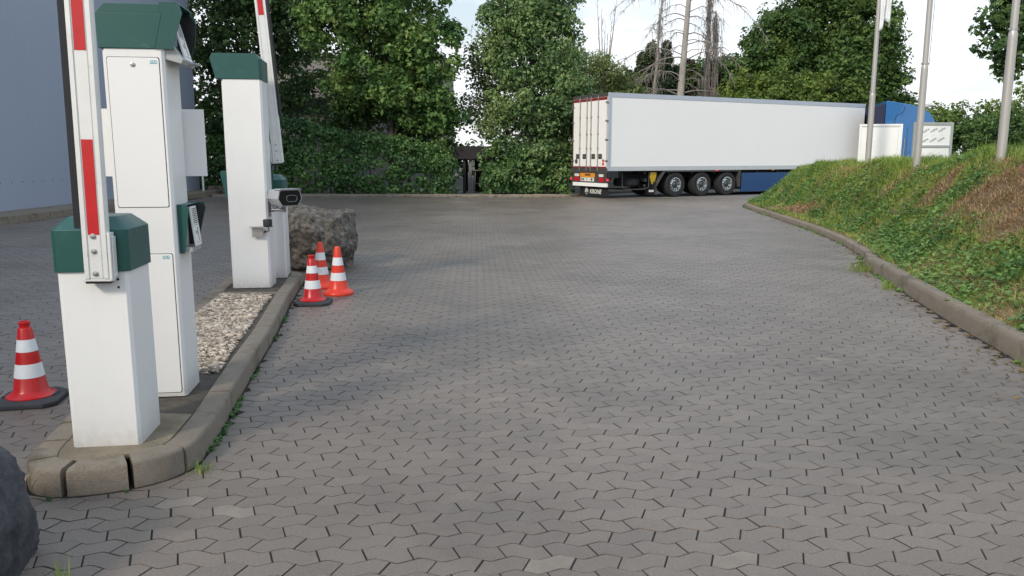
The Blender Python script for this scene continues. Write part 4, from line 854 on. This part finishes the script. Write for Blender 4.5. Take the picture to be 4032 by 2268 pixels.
# licence-plate camera
lc = thing('number_plate_camera', (-2.595, 9.06, 1.135), 0, 'grey number plate camera on an arm fixed to the exit terminal', 'camera')
Mc = Matrix.Rotation(R(44), 4, 'Z')   # looks along -y turned to +x
mb = MB()
def cs(wt, wb, z0, z1, mid): return [(-wb/2, z0), (wb/2, z0), (wt/2+mid, z0+(z1-z0)*.45), (wt/2, z1-.012), (wt/2-.02, z1), (-wt/2+.02, z1), (-wt/2, z1-.012), (-wt/2-mid, z0+(z1-z0)*.45)]
mb.prism(cs(.24, .19, -.075, .095, .02), -.06, .17, 'y', M=Mc); mb.build('housing', 'camera_grey', lc, bevel=.008)
mb = MB(); mb.prism(cs(.25, .20, -.08, .10, .022), -.15, -.0605, 'y', M=Mc); bd = mb.build('front_shroud', 'camera_grey', lc, bevel=.005)
mb = MB(); mb.prism(cs(.232, .18, -.070, .088, .018), -.153, -.1505, 'y', M=Mc); mb.build('front_glass', 'black_glass', bd)
mb = MB(); mb.prism(cs(.256, .0, .101, .108, .0)[2:], -.172, -.03, 'y', M=Mc); mb.build('sun_shield', 'camera_grey', bd)
mb = MB(); ov = []
for k in range(24):
    a = 2*math.pi*k/24; ov.append((.02+.03*math.copysign(1, math.cos(a))+.032*math.cos(a), .004+.034*math.sin(a)))
for k in range(24):
    p, q = ov[k], ov[(k+1) % 24]; mb.tube([Mc @ Vector((p[0], -.1545, p[1])), Mc @ Vector((q[0], -.1545, q[1]))], .0028, 5, cap=False)
mb.build('window_ring', 'bracket_grey', bd)
mb = MB(); mb.box(-.136, -.1335, .02, .045, -.01, .02, M=Mc); mb.box(-.136, -.1335, .065, .09, -.01, .02, M=Mc); mb.build('vent', 'black_rubber', lc)
mb = MB(); mb.lathe([(.026, -.15), (.026, -.078)], 16); mb.tube([(-.0, 0, -.125), (-.155, .02, -.125)], .018, 12); mb.box(-.185, -.155, -.03, .06, -.20, -.03); mb.build('bracket', 'bracket_grey', lc, bevel=.003)
mb = MB()
for k, (x, z) in enumerate([(-.06, -.1), (-.045, -.12), (-.07, -.09)]): mb.tube([(-.155, .02, -.06-.04*k), (-.11, .0, -.105-.02*k), (x, .0, z), (-.05+.01*k, .02, -.074)], .0035, 6)
mb.build('cable', 'black_rubber', lc)
lc.scale = (1.04, 1.04, 1.04)
rs = thing('radar_sensor', (-2.745, 8.93, .866), 5, 'small black detector on a steel angle bracket low on the exit terminal', 'sensor')
mb = MB(); mb.lathe([(.042, -.0), (.050, .008), (.050, .072), (.043, .082), (.0, .083)], 24, c=(0, 0, -.04)); mb.build('housing', 'black_rubber', rs, smooth=True)
mb = MB(); mb.box(-.20, .055, -.03, .055, -.048, -.041); mb.box(-.185, -.065, .036, .043, -.16, -.048); br = mb.build('bracket', 'steel', rs, bevel=.001)
mb = MB()
for x, z in ((-.17, -.065), (-.08, -.065), (-.17, -.145), (-.08, -.145)): mb.lathe([(.007, 0), (.006, .004)], 10, M=Matrix.Translation((x, .036, z)) @ Matrix.Rotation(R(90), 4, 'X'))
mb.build('screw', 'bolt_steel', br)
mb = MB(); mb.tube([(.0, .02, -.05), (.01, .02, -.09), (-.03, .035, -.10)], .005, 6); mb.lathe([(.013, 0), (.013, .02)], 10, c=(-.04, .03, -.11)); mb.build('cable', 'black_rubber', rs)

# ------------------------------------------------------------ cones
def cone_red(loc, rz, label, k=1.0):
    t = thing('traffic_cone', loc, rz, label, 'traffic cone', 'traffic cones'); hb = .045
    mb = MB(); a, c = .195, .065
    o8 = [(-a+c, -a), (a-c, -a), (a, -a+c), (a, a-c), (a-c, a), (-a+c, a), (-a, a-c), (-a, -a+c)]
    n = 8; vs = [(x, y, .003) for x, y in o8]+[(x, y, .030) for x, y in o8]+[(x*.86, y*.86, hb) for x, y in o8]
    mb.add(vs, [tuple(range(n))[::-1], tuple(range(16, 24))]+[(q+i, q+(i+1) % n, q+8+(i+1) % n, q+8+i) for q in (0, 8) for i in range(n)])
    for sx in (-1, 1): mb.box(sx*.150-.012, sx*.150+.012, -.045, .045, hb, hb+.010)
    mb.build('base', 'cone_base', t, bevel=.005)
    Hc = .55; r = lambda z: .108-(z-hb)*(.108-.040)/(.495-hb)
    mb = MB(); mb.lathe([(.150, hb+.001), (.150, hb+.006), (.128, hb+.014), (.113, hb+.030), (r(.09), .09), (r(.3), .3), (.0415, .493), (.037, .500), (.030, .503), (.030, .520), (.035, .524), (.036, .536), (.031, .541), (.022, .541), (.020, .52)], 40, cap=False); mb.build('body', 'cone_red', t, smooth=True)
    for z0, z1 in ((.175, .265), (.345, .425)):
        mb = MB(); mb.lathe([(r(z0)+.0016, z0), (r((z0+z1)/2)+.0018, (z0+z1)/2), (r(z1)+.0016, z1)], 40, cap=False); mb.build('reflective_band', 'cone_band', t, smooth=True)
    return t
def cone_orange(loc, rz, label, tilt=0):
    t = thing('traffic_cone', loc, rz, label, 'traffic cone', 'traffic cones'); r = lambda z: .118-z*(.118-.032)/.56
    mb = MB(); mb.lathe([(.175, .002), (.178, .018), (.170, .036), (.150, .050), (.128, .062), (.112, .085), (r(.2), .2), (r(.4), .4), (.034, .553), (.030, .562), (.018, .566), (0, .566)], 40); mb.build('body', 'cone_orange', t, smooth=True)
    for z0, z1 in ((.165, .262), (.348, .440)):
        mb = MB(); mb.lathe([(r(z0)+.0018, z0), (r(z1)+.0018, z1)], 40, cap=False); mb.build('reflective_band', 'cone_band', t, smooth=True)
    return t
cone_red((-3.185, 5.085, 0), 12, 'shiny red and white cone standing alone left of the near barrier')
cone_red((-2.195, 8.64, 0), 4, 'red and white cone on a dark rubber base by the island kerb')
cone_orange((-2.365, 9.74, 0), 0, 'orange cone farthest back, half hidden behind the red cone')
cone_orange((-2.045, 9.25, 0), 30, 'orange cone standing free on the pavers right of the other two')

# ------------------------------------------------------------ boulders
def boulder(name, loc, rad, seed, material, label, amp=.16, sub=6, sq=.35, flat=None):
    bm = bmesh.new(); bmesh.ops.create_icosphere(bm, subdivisions=sub, radius=1); from mathutils import noise
    off = Vector((seed*3.1, seed*1.7, seed*.9))
    for v in bm.verts:
        p = v.co.normalized(); m_ = max(abs(p.x), abs(p.y), abs(p.z)); q = p/(m_**sq)
        n = noise.noise(p*1.3+off)*amp*1.6+noise.noise(p*3.1+off)*amp*.8+noise.noise(p*7+off)*amp*.35+abs(noise.noise(p*15+off))*amp*.28+abs(noise.noise(p*24+off))*amp*.34+noise.noise(p*44+off)*amp*.20
        q = q*(1+n); v.co = Vector((q.x*rad[0], q.y*rad[1], q.z*rad[2]))
    me = bpy.data.meshes.new(name); bm.to_mesh(me); bm.free(); me.materials.append(MATS[material]); me.polygons.foreach_set('use_smooth', [True]*len(me.polygons))
    o = bpy.data.objects.new(name, me); COL.objects.link(o); o.location = loc; tag(o, label, 'boulder', 'boulders guarding the traffic island'); return o
boulder('boulder', (-2.93, 11.75, .36), (.56, .72, .50), 2, 'boulder', 'large craggy brown boulder behind the three cones', .12, sq=.42)
boulder('boulder', (-2.38, 2.71, .11), (.49, .42, .47), 6, 'boulder_dark', 'dark smooth-faced boulder cut off by the lower left corner', .055, sq=.5)

# ------------------------------------------------------------ flagpoles, signs
def pole(x, y, zb, r, zc, label, top=9.0, rope=True, rz=0):
    t = thing('flagpole', (x, y, zb), rz, label, 'flagpole', 'flagpoles along the mound'); mb = MB()
    mb.lathe([(r*1.04, -.3), (r, .3), (r*.97, zc-zb-.05), (r*.95, zc-zb), (r*.80, zc-zb+.04)], 24); mb.build('lower_tube', 'mast', t, smooth=True)
    mb = MB(); mb.lathe([(r*.79, zc-zb+.0405), (r*.76, zc-zb+1.5), (r*.55, top-zb), (.0, top-zb+.03)], 24); mb.build('upper_tube', 'mast', t, smooth=True)
    mb = MB(); mb.lathe([(r*.83, zc-zb+.055), (r*.83, zc-zb+.085)], 20); mb.box(r*.7, r*1.15, -.012, .012, zc-zb+.055, zc-zb+.085); mb.box(-r*1.15, -r*.7, -.012, .012, zc-zb+.055, zc-zb+.085); mb.build('collar', 'steel', t)
    if rope: mb = MB(); mb.tube([(r*1.05, -.02, zc-zb+.02), (r*1.25, -.02, zc-zb+1.2), (r*1.1, -.02, top-zb-.2)], .0045, 5); mb.build('rope', 'frame_dark', t)
    return t
p1 = pole(8.84, 20, 1.12, .070, 3.10, 'farthest flagpole with a limp white flag, in front of the plain white sign')
pole(8.05, 16, 1.15, .066, 3.32, 'middle flagpole in front of the printed film sign')
pole(7.16, 11.8, 1.35, .064, 3.33, 'thickest looking flagpole, nearest the right edge')
def flag():
    mb = MB(); nx, nz = 16, 26
    vs = []; fs = []
    for j in range(nz+1):
        for i in range(nx+1):
            u, v = i/nx, j/nz; wd = .30*(1-.15*v)
            x = .05+wd*u*(1 if u > .0 else 1)-.0; y = -.10+.055*math.sin(u*11+v*3)+.03*math.sin(u*23+v*7); z = 6.5-v*2.5+.10*math.sin(u*4)*v-.28*v*(1-u)*0-(.30*v if u < .25 else -.05*v)*.5
            vs.append((x-.12+.02*math.sin(v*9), y, z))
    for j in range(nz):
        for i in range(nx): a = j*(nx+1)+i; fs.append((a, a+1, a+nx+2, a+nx+1))
    mb.add(vs, fs); o = mb.build('flag', 'flag_cloth', smooth=True); o.location = (8.90, 20, .72)
    s = o.modifiers.new('solid', 'SOLIDIFY'); s.thickness = .002; tag(o, 'limp white flag hanging from the farthest flagpole', 'flag')
flag()
s1 = thing('sign_board', (9.57, 21.1, 1.02), -13, 'plain white framed sign board, the left one of two on the mound', 'sign', 'sign boards on the mound')
mb = MB()
for x in (-.485, .505): mb.box(x, x+.05, -.03, .03, -.2, 1.42)
mb.box(-.435, .505, -.03, .03, 1.37, 1.42); mb.box(-.435, .505, -.03, .03, .35, .40); mb.build('frame', 'sign_white', s1, bevel=.004)
mb = MB(); mb.box(-.4345, .5045, -.008, .008, .40, 1.37); mb.build('panel', 'sign_white', s1)
mb = MB(); mb.box(-.405, .475, -.0095, -.0085, 1.33, 1.336); mb.box(.46, .466, -.0095, -.0085, .42, 1.33); mb.build('panel_edge', 'trailer_rail', s1)
s2 = thing('sign_board', (9.88, 19.0, 1.02), 4, 'grey framed sign board covered in printed protective film, right of the plain white one', 'sign', 'sign boards on the mound')
mb = MB()
for x in (-.475, .42): mb.box(x, x+.055, -.03, .03, -.2, 1.375)
mb.box(-.42, .42, -.03, .03, 1.315, 1.375); mb.box(-.42, .42, -.03, .03, .80, .85); mb.build('frame', 'sign_frame_grey', s2, bevel=.004)
mb = MB(); mb.box(-.4195, .4195, -.008, .008, .85, 1.315); pn = mb.build('panel', 'sign_white', s2)
mb = MB(); mb.box(-.4195, .4195, -.008, .008, .40, .80); pn2 = mb.build('panel', 'sign_white', s2)
def film(p, z0, z1, ph):
    rows = 3
    for i in range(-1, 6):
        for j in range(-1, 4):
            x = -.40+i*.195-.0*j+.02; z = z0+.09+j*.225+i*.012+ph
            if not (-.36 < x < .37 and z0+.055 < z < z1-.055): continue
            text('lettering', 'IGEPA', .068, 'film_print', p, (x, -.0095, z), (R(90), R(-27), 0), .0005, shear=.15, bold=.0012)
    mb = MB()
    for i in range(-1, 6):
        for j in range(-1, 4):
            x = -.40+i*.195+.02; z = z0+.20+j*.225+i*.012+ph
            if not (-.35 < x < .36 and z0+.035 < z < z1-.035): continue
            Mr = Matrix.Translation((x, -.0093, z)) @ Matrix.Rotation(R(-27), 4, 'Y'); mb.box(-.05, .05, 0, .001, -.0022, .0022, M=Mr)
            mb.lathe([(.014, 0), (.014, .0008)], 10, M=Mr @ Matrix.Translation((-.07, .0, -.11)) @ Matrix.Rotation(R(90), 4, 'X'))
    if mb.v: mb.build('film_marks', 'film_print_faint', p)
film(pn, .85, 1.315, 0); film(pn2, .40, .80, .05)
# little white frame at the right edge, far off
o = thing('metal_rack', (13.55, 21.5, 1.05), 0, 'small white metal rack behind the thickest flagpole at the right edge', 'rack')
mb = MB()
for x in (-.22, -.05, .12, .28): mb.box(x, x+.022, -.01, .01, 0, .78)
mb.box(-.22, .30, -.011, .011, .66, .69); mb.build('frame', 'sign_white', o)
mb = MB(); mb.box(-.02, .115, -.012, -.004, .40, .60); mb.build('plate', 'sign_frame_grey', o)

# ------------------------------------------------------------ articulated lorry
TR = thing('refrigerated_trailer', (3.675, 30.8, 0), 28, 'long white refrigerated semi-trailer with blue side skirt at the far edge of the yard', 'trailer')
LT, WT = 14.3, 2.55
mb = MB(); mb.box(.10, LT, .012, WT-.012, 1.09, 3.985); mb.build('box_body', 'trailer_white', TR, bevel=.01)
mb = MB(); mb.box(.02, LT+.01, 0, .10, 3.83, 4.0); mb.box(.02, LT+.01, WT-.10, WT, 3.83, 4.0); mb.box(.02, LT, .1, WT-.1, 3.986, 4.0); mb.build('roof_rail', 'trailer_rail', TR, bevel=.006)
mb = MB(); mb.box(.06, LT+.01, -.003, .06, 1.06, 1.235); mb.box(.06, LT+.01, WT-.06, WT+.003, 1.06, 1.235); mb.build('bottom_rail', 'trailer_rail_low', TR, bevel=.004)
mb = MB(); mb.box(.0, .115, -.006, .075, 1.06, 4.003); mb.build('corner_post', 'trailer_rail', TR, bevel=.004)
mb = MB(); mb.box(.0, .115, WT-.075, WT+.006, 1.06, 4.003); mb.build('corner_post', 'frame_dark', TR, bevel=.004)
mb = MB(); mb.box(0, .08, .075, WT-.075, 3.86, 4.0); mb.box(-.03, .08, .03, WT-.03, .98, 1.16); mb.build('door_frame', 'frame_dark', TR, bevel=.004)
for k, (y0, y1) in enumerate(((.09, 1.268), (1.282, WT-.09))):
    mb = MB(); mb.box(-.02, .06, y0, y1, 1.165, 3.855); d = mb.build('rear_door', 'trailer_door', TR, bevel=.006)
    mb = MB(); mb.box(-.0225, -.0205, y0, y1, 3.74, 3.85); mb.box(-.0225, -.0205, y0, y1, 1.17, 1.225); mb.box(-.0225, -.0205, (y0 if k == 0 else y1-.014), (y0+.014 if k == 0 else y1), 1.226, 3.739); mb.build('reflective_strip', 'red_strip', d)
    hy = (.02, .17) if k == 0 else (WT-.17, WT-.02)
    for z in (3.62, 2.93, 2.22, 1.42):
        mb = MB(); zz = z-(.08 if k else 0)*(z > 3); mb.box(-.045, -.0235, hy[0]-.03*(k == 0), hy[1]+.03*(k == 1), zz, zz+.055); mb.build('hinge', 'steel', d, bevel=.003)
    for y in ((.65, 1.14) if k == 0 else (1.43, 1.93)):
        mb = MB(); mb.tube([(-.055, y, 1.06), (-.055, y, 3.92)], .017, 8)
        for z in (1.2, 1.9, 2.45, 3.1, 3.78): mb.box(-.07, -.022, y-.032, y+.032, z, z+.05)
        mb.build('lock_bar', 'steel', d)
    for y in ((.50, .98) if k == 0 else (1.62, 2.10)):
        mb = MB(); mb.box(-.034, -.0235, y-.12, y+.12, 1.52, 1.71); h_ = mb.build('handle_recess', 'frame_dark', d, bevel=.004); mb = MB(); mb.tube([(-.055, y-.08, 1.61), (-.055, y+.1, 1.61)], .012, 6); mb.build('handle', 'steel', h_)
mb = MB(); mb.lathe([(.10, 0), (.10, .002)], 20, M=Matrix.Translation((-.0205, 2.22, 1.42)) @ Matrix.Rotation(R(-90), 4, 'Y')); st = mb.build('sticker', 'frame_dark', TR)
mb = MB(); mb.box(-.0232, -.0206, .24, .36, 1.27, 1.50); mb.build('sticker', 'red_foil', TR)
mb = MB(); mb.box(-.025, -.0233, .26, .34, 1.37, 1.40); mb.build('sticker', 'plate_white', TR)
mb = MB(); mb.lathe([(.055, 0), (.055, .002)], 16, M=Matrix.Translation((-.0205, .52, 1.36)) @ Matrix.Rotation(R(-90), 4, 'Y')); mb.build('sticker', 'plate_white', TR)
# rear underbody
mb = MB(); mb.box(-.02, .25, .08, WT-.08, .60, .975); mb.build('rear_beam', 'frame_dark', TR, bevel=.01)
mb = MB(); mb.box(.02, .5, -.02, .22, .78, 1.05); mb.build('rubber_buffer', 'chassis_black', TR, bevel=.03)
mb = MB(); mb.box(-.05, .04, .03, WT-.12, .44, .585); mb.build('bumper', 'trailer_white', TR, bevel=.01)
mb = MB(); mb.box(.10, .13, .10, 2.10, .05, .43); fl = mb.build('mud_flap', 'chassis_black', TR)
TX = (R(90), 0, R(-90))
text('lettering', 'KRONE', .24, 'plate_white', fl, (.097, .98, .235), TX, .001, shear=.25, bold=.006)
mb = MB()
pts = [(1.60+.105*math.cos(a)*1.0, .265+.115*math.sin(a)) for a in [R(q) for q in range(-50, 231, 20)]]
mb.tube([(.096, y, z) for y, z in pts], .013, 6); mb.tube([(.096, 1.55, .125), (.096, 1.65, .125)], .014, 6); mb.tube([(.096, 1.60, .21), (.096, 1.60, .36)], .014, 6); mb.tube([(.096, 1.565, .21), (.096, 1.565, .33)], .010, 6); mb.tube([(.096, 1.635, .21), (.096, 1.635, .33)], .010, 6); mb.build('emblem', 'plate_white', fl)
mb = MB(); mb.box(-.032, -.021, .85, 1.90, .80, .96); mb.build('marker_plate', 'plate_orange', TR); mb = MB(); mb.box(-.034, -.0325, 1.15, 1.55, .86, .93); mb.build('plate_mark', 'frame_dark', TR)
mb = MB(); mb.box(-.036, -.021, .90, 1.86, .64, .79); pl = mb.build('number_plate', 'plate_white', TR)
mb = MB()
for y0, y1 in ((1.72, 1.80), (1.60, 1.68), (1.38, 1.42), (1.00, 1.12)): mb.box(-.038, -.0365, y0, y1, .67, .76)
mb.build('plate_marks', 'frame_dark', pl)
for y0, y1 in ((.26, .55), (1.98, 2.30)):
    mb = MB(); mb.box(-.04, -.021, y0, y1, .64, .80); l_ = mb.build('tail_lamp', 'lamp_red', TR, bevel=.006); mb = MB(); mb.box(-.04, -.021, y0, y1, .83, .93); mb.build('reflector_plate', 'plate_white', TR)
for y in (-.03, WT+.02):
    mb = MB(); mb.lathe([(.0, -.05), (.045, -.03), (.045, .03), (.0, .05)], 12, c=(-.03, y, .72), cap=False); mb.build('side_marker_lamp', 'marker_red', TR, smooth=True)
# chassis
mb = MB(); mb.box(.3, LT-1, .75, .90, .75, 1.08); mb.box(.3, LT-1, 1.65, 1.80, .75, 1.08); mb.box(.25, LT-.1, .05, WT-.05, 1.03, 1.085)
for x in np.arange(.6, 12, 1.2): mb.box(x, x+.08, .1, WT-.1, .92, 1.03)
mb.build('chassis', 'chassis_black', TR)
def wheel(name, x, y, parent, rt=.49, wd=.36, dirn=-1):
    M = Matrix.Translation((x, y, rt+.0)) @ Matrix.Rotation(R(90), 4, 'X')
    mb = MB(); h = wd/2; mb.lathe([(rt*.57, -h*.85), (rt*.70, -h), (rt*.93, -h*.95), (rt, -h*.75), (rt, -h*.25), (rt*.985, -h*.24), (rt*.985, -h*.16), (rt, -h*.15), (rt, h*.15), (rt*.985, h*.16), (rt*.985, h*.24), (rt, h*.25), (rt, h*.75), (rt*.93, h*.95), (rt*.70, h), (rt*.57, h*.85)], 40, M=M, cap=False)
    w_ = mb.build(name, 'tyre', parent, smooth=True)
    mb = MB(); z = h*.80
    mb.lathe([(rt*.575, h*.90), (rt*.54, h*.92), (rt*.51, h*.60), (rt*.47, h*.42), (rt*.33, h*.62), (rt*.30, h*.66)], 40, M=M, cap=False)
    mb.lathe([(rt*.575, -h*.90), (rt*.5, -h*.6), (.05, -h*.3)], 24, M=M, cap=False)
    rim = mb.build('rim', 'rim_chrome', w_, smooth=True)
    mb = MB()
    for k in range(10):
        a = 2*math.pi*k/10; mb.lathe([(rt*.062, h*.50), (rt*.062, h*.56)], 10, c=(rt*.41*math.cos(a), rt*.41*math.sin(a), 0), M=M)
    mb.build('rim_hole', 'dark_gap', rim)
    mb = MB()
    for k in range(10):
        a = 2*math.pi*(k+.5)/10; mb.lathe([(.014, h*.62), (.014, h*.74)], 6, c=(rt*.30*math.cos(a), rt*.30*math.sin(a), 0), M=M)
    mb.lathe([(rt*.33, h*.60), (rt*.24, h*.64), (rt*.20, h*.98), (rt*.16, h*1.05), (0, h*1.05)], 20, M=M, cap=False); mb.build('hub', 'hub_dark', rim, smooth=True)
    return w_
for x in (3.35, 4.73, 6.1):
    wheel('wheel', x, .20, TR)
    wq = wheel('wheel', -x, -(WT-.20), TR); wq.rotation_euler = (0, 0, R(180))
    mb = MB(); mb.tube([(x, .3, .49), (x, WT-.3, .49)], .07, 10); mb.build('axle', 'chassis_black', TR)
mb = MB()   # wing over the three wheels
pr_ = [(2.30, .42), (2.36, .42), (2.78, 1.00), (6.70, 1.00), (6.72, .35), (6.80, .35), (6.80, 1.05), (2.70, 1.05)]
mb.prism(pr_, .0, .42, 'y'); mb.build('wheel_guard', 'frame_dark', TR, bevel=.008)
mb = MB(); mb.box(2.26, 2.32, .02, .60, .10, .62); mb.build('mud_flap', 'chassis_black', TR); mb = MB(); mb.box(2.02, 2.2592, .04, .05, .22, .30); mb.build('flap_label', 'plate_white', TR)
mb = MB(); Ms = Matrix.Translation((1.42, .75, .60)) ; mb.lathe([(.28, -.15), (.46, -.15), (.52, -.08), (.52, .08), (.46, .15), (.28, .15)], 30, M=Ms); mb.build('spare_wheel', 'tyre', TR, smooth=True)
mb = MB()
for y in (.15, 1.3): mb.tube([(.78, y, .98), (.80, y, .42), (.98, y, .33), (1.9, y, .33), (2.08, y, .42), (2.08, y, .98)], .022, 8)
mb.tube([(1.0, .15, .33), (1.0, 1.3, .33)], .02, 6); mb.tube([(1.85, .15, .33), (1.85, 1.3, .33)], .02, 6); mb.build('wheel_cradle', 'frame_dark', TR)
mb = MB(); mb.prism([(2.12, 1.0), (2.42, 1.0), (2.42, .85), (2.32, .52), (2.22, .52), (2.12, .8)], .10, .16, 'y'); mb.build('wheel_chock', 'yellow', TR, bevel=.01)
mb = MB(); mb.box(6.9, 12.3, .03, .10, .14, .93); mb.build('side_skirt', 'truck_blue', TR, bevel=.012)
mb = MB(); mb.box(6.9, 12.3, WT-.10, WT-.03, .14, .93); mb.build('side_skirt', 'truck_blue', TR, bevel=.012)
mb = MB(); mb.box(7.0, 9.8, .3, 2.2, .4, 1.0); mb.build('pallet_box', 'chassis_black', TR)
for x, mt in ((5.4, 'marker_red'), (8.6, 'plate_orange')):
    mb = MB(); mb.box(x, x+.12, -.012, -.002, 1.02, 1.055); mb.build('side_marker_lamp', mt, TR)
mb = MB(); mb.box(LT+.012, LT+.45, .35, WT-.35, 2.0, 3.75); mb.build('cooling_unit', 'chassis_black', TR, bevel=.05)
# tractor
hd = -12.; TK = thing('truck_tractor', (14.04, 36.65, 0), hd, 'blue truck tractor coupled to the white trailer, half hidden behind the sign boards', 'truck')
WC = 2.5
x0, x1 = 2.62, 4.92
side = [(x0, 1.0), (x1-.02, .95), (x1+.05, 1.2), (x1-.02, 2.0), (x1-.14, 2.75), (x1-.26, 3.15), (x1-.46, 3.48), (x1-.85, 3.74), (x1-1.3, 3.88), (x0+.05, 4.05), (x0, 4.02)]
mb = MB(); mb.prism(side, 0, WC, 'y'); mb.build('cab', 'cab_blue', TK, bevel=.11, seg=4)
for ya in (.03, WC-.09):
    mb = MB(); mb.prism([(x0-.62, 1.1), (x0-.02, 1.1), (x0-.02, 3.93), (x0-.62, 3.80)], ya, ya+.06, 'y'); mb.build('side_deflector', 'deflector_navy', TK, bevel=.02)
mb = MB(); mb.box(x0-.5, x0-.03, .5, WC-.5, 1.2, 3.5); mb.build('air_filter', 'chassis_black', TK)
mb = MB(); mb.prism([(x1-1.05, 1.95), (x1-.18, 1.95), (x1-.26, 2.62), (x1-1.0, 2.62)], -.006, .004, 'y'); mb.build('side_window', 'cab_glass', TK)
mb = MB(); mb.prism([(x1+.035, 2.0), (x1+.045, 2.0), (x1-.06, 2.85), (x1-.07, 2.85)], .18, WC-.18, 'y'); mb.build('windscreen', 'cab_glass', TK)
mb = MB(); mb.box(x1-1.36, x1-1.345, -.006, .003, 1.1, 2.9); mb.box(x1-.16, x1-.145, -.006, .003, 1.1, 2.0); mb.box(x1-1.3, x1-.2, -.006, .003, 1.80, 1.815); mb.tube([(x0+.78, -.004, 3.8), (x0+.72, -.004, 3.55), (x0+.45, -.004, 3.42), (x0+.35, -.004, 2.9)], .012, 5); mb.build('panel_seam', 'chassis_black', TK)
mb = MB(); mb.tube([(x1-1.45, -.05, 1.5), (x1-1.45, -.05, 2.4)], .02, 8); mb.build('grab_handle', 'steel', TK)
mb = MB(); mb.tube([(x1-1.1, .2, 3.93), (x1-.3, .2, 3.86)], .03, 8); mb.box(x1-.36, x1-.26, .1, WC-.1, 3.82, 3.88); mb.build('lamp_bar', 'plate_white', TK)
mb = MB(); mb.box(x1-.25, x1-.05, -.28, -.05, 1.85, 2.75); mb.build('mirror', 'chassis_black', TK, bevel=.03)
mb = MB(); mb.box(-1.6, x1-.3, .75, .95, .6, .95); mb.box(-1.6, x1-.3, 1.55, 1.75, .6, .95); mb.box(x0-.1, x1, .1, WC-.1, .45, .99); mb.build('chassis', 'chassis_black', TK)
mb = MB(); mb.box(x0-1.5, x0-.1, .08, .7, .3, 1.0); mb.build('fuel_tank', 'steel', TK, bevel=.08, seg=3)
mb = MB(); mb.box(x0-2.9, x0-1.7, .0, .5, 1.02, 1.08); mb.build('rear_wing', 'chassis_black', TK)
for x in (x1-1.0, x0-2.3):
    wheel('wheel', x, .20, TK, .50); wq = wheel('wheel', -x, -(WC-.2), TK, .50); wq.rotation_euler = (0, 0, R(180))
mb = MB(); mb.box(x1+.0, x1+.08, .05, WC-.05, .35, .93); mb.build('front_bumper', 'cab_blue', TK, bevel=.03)
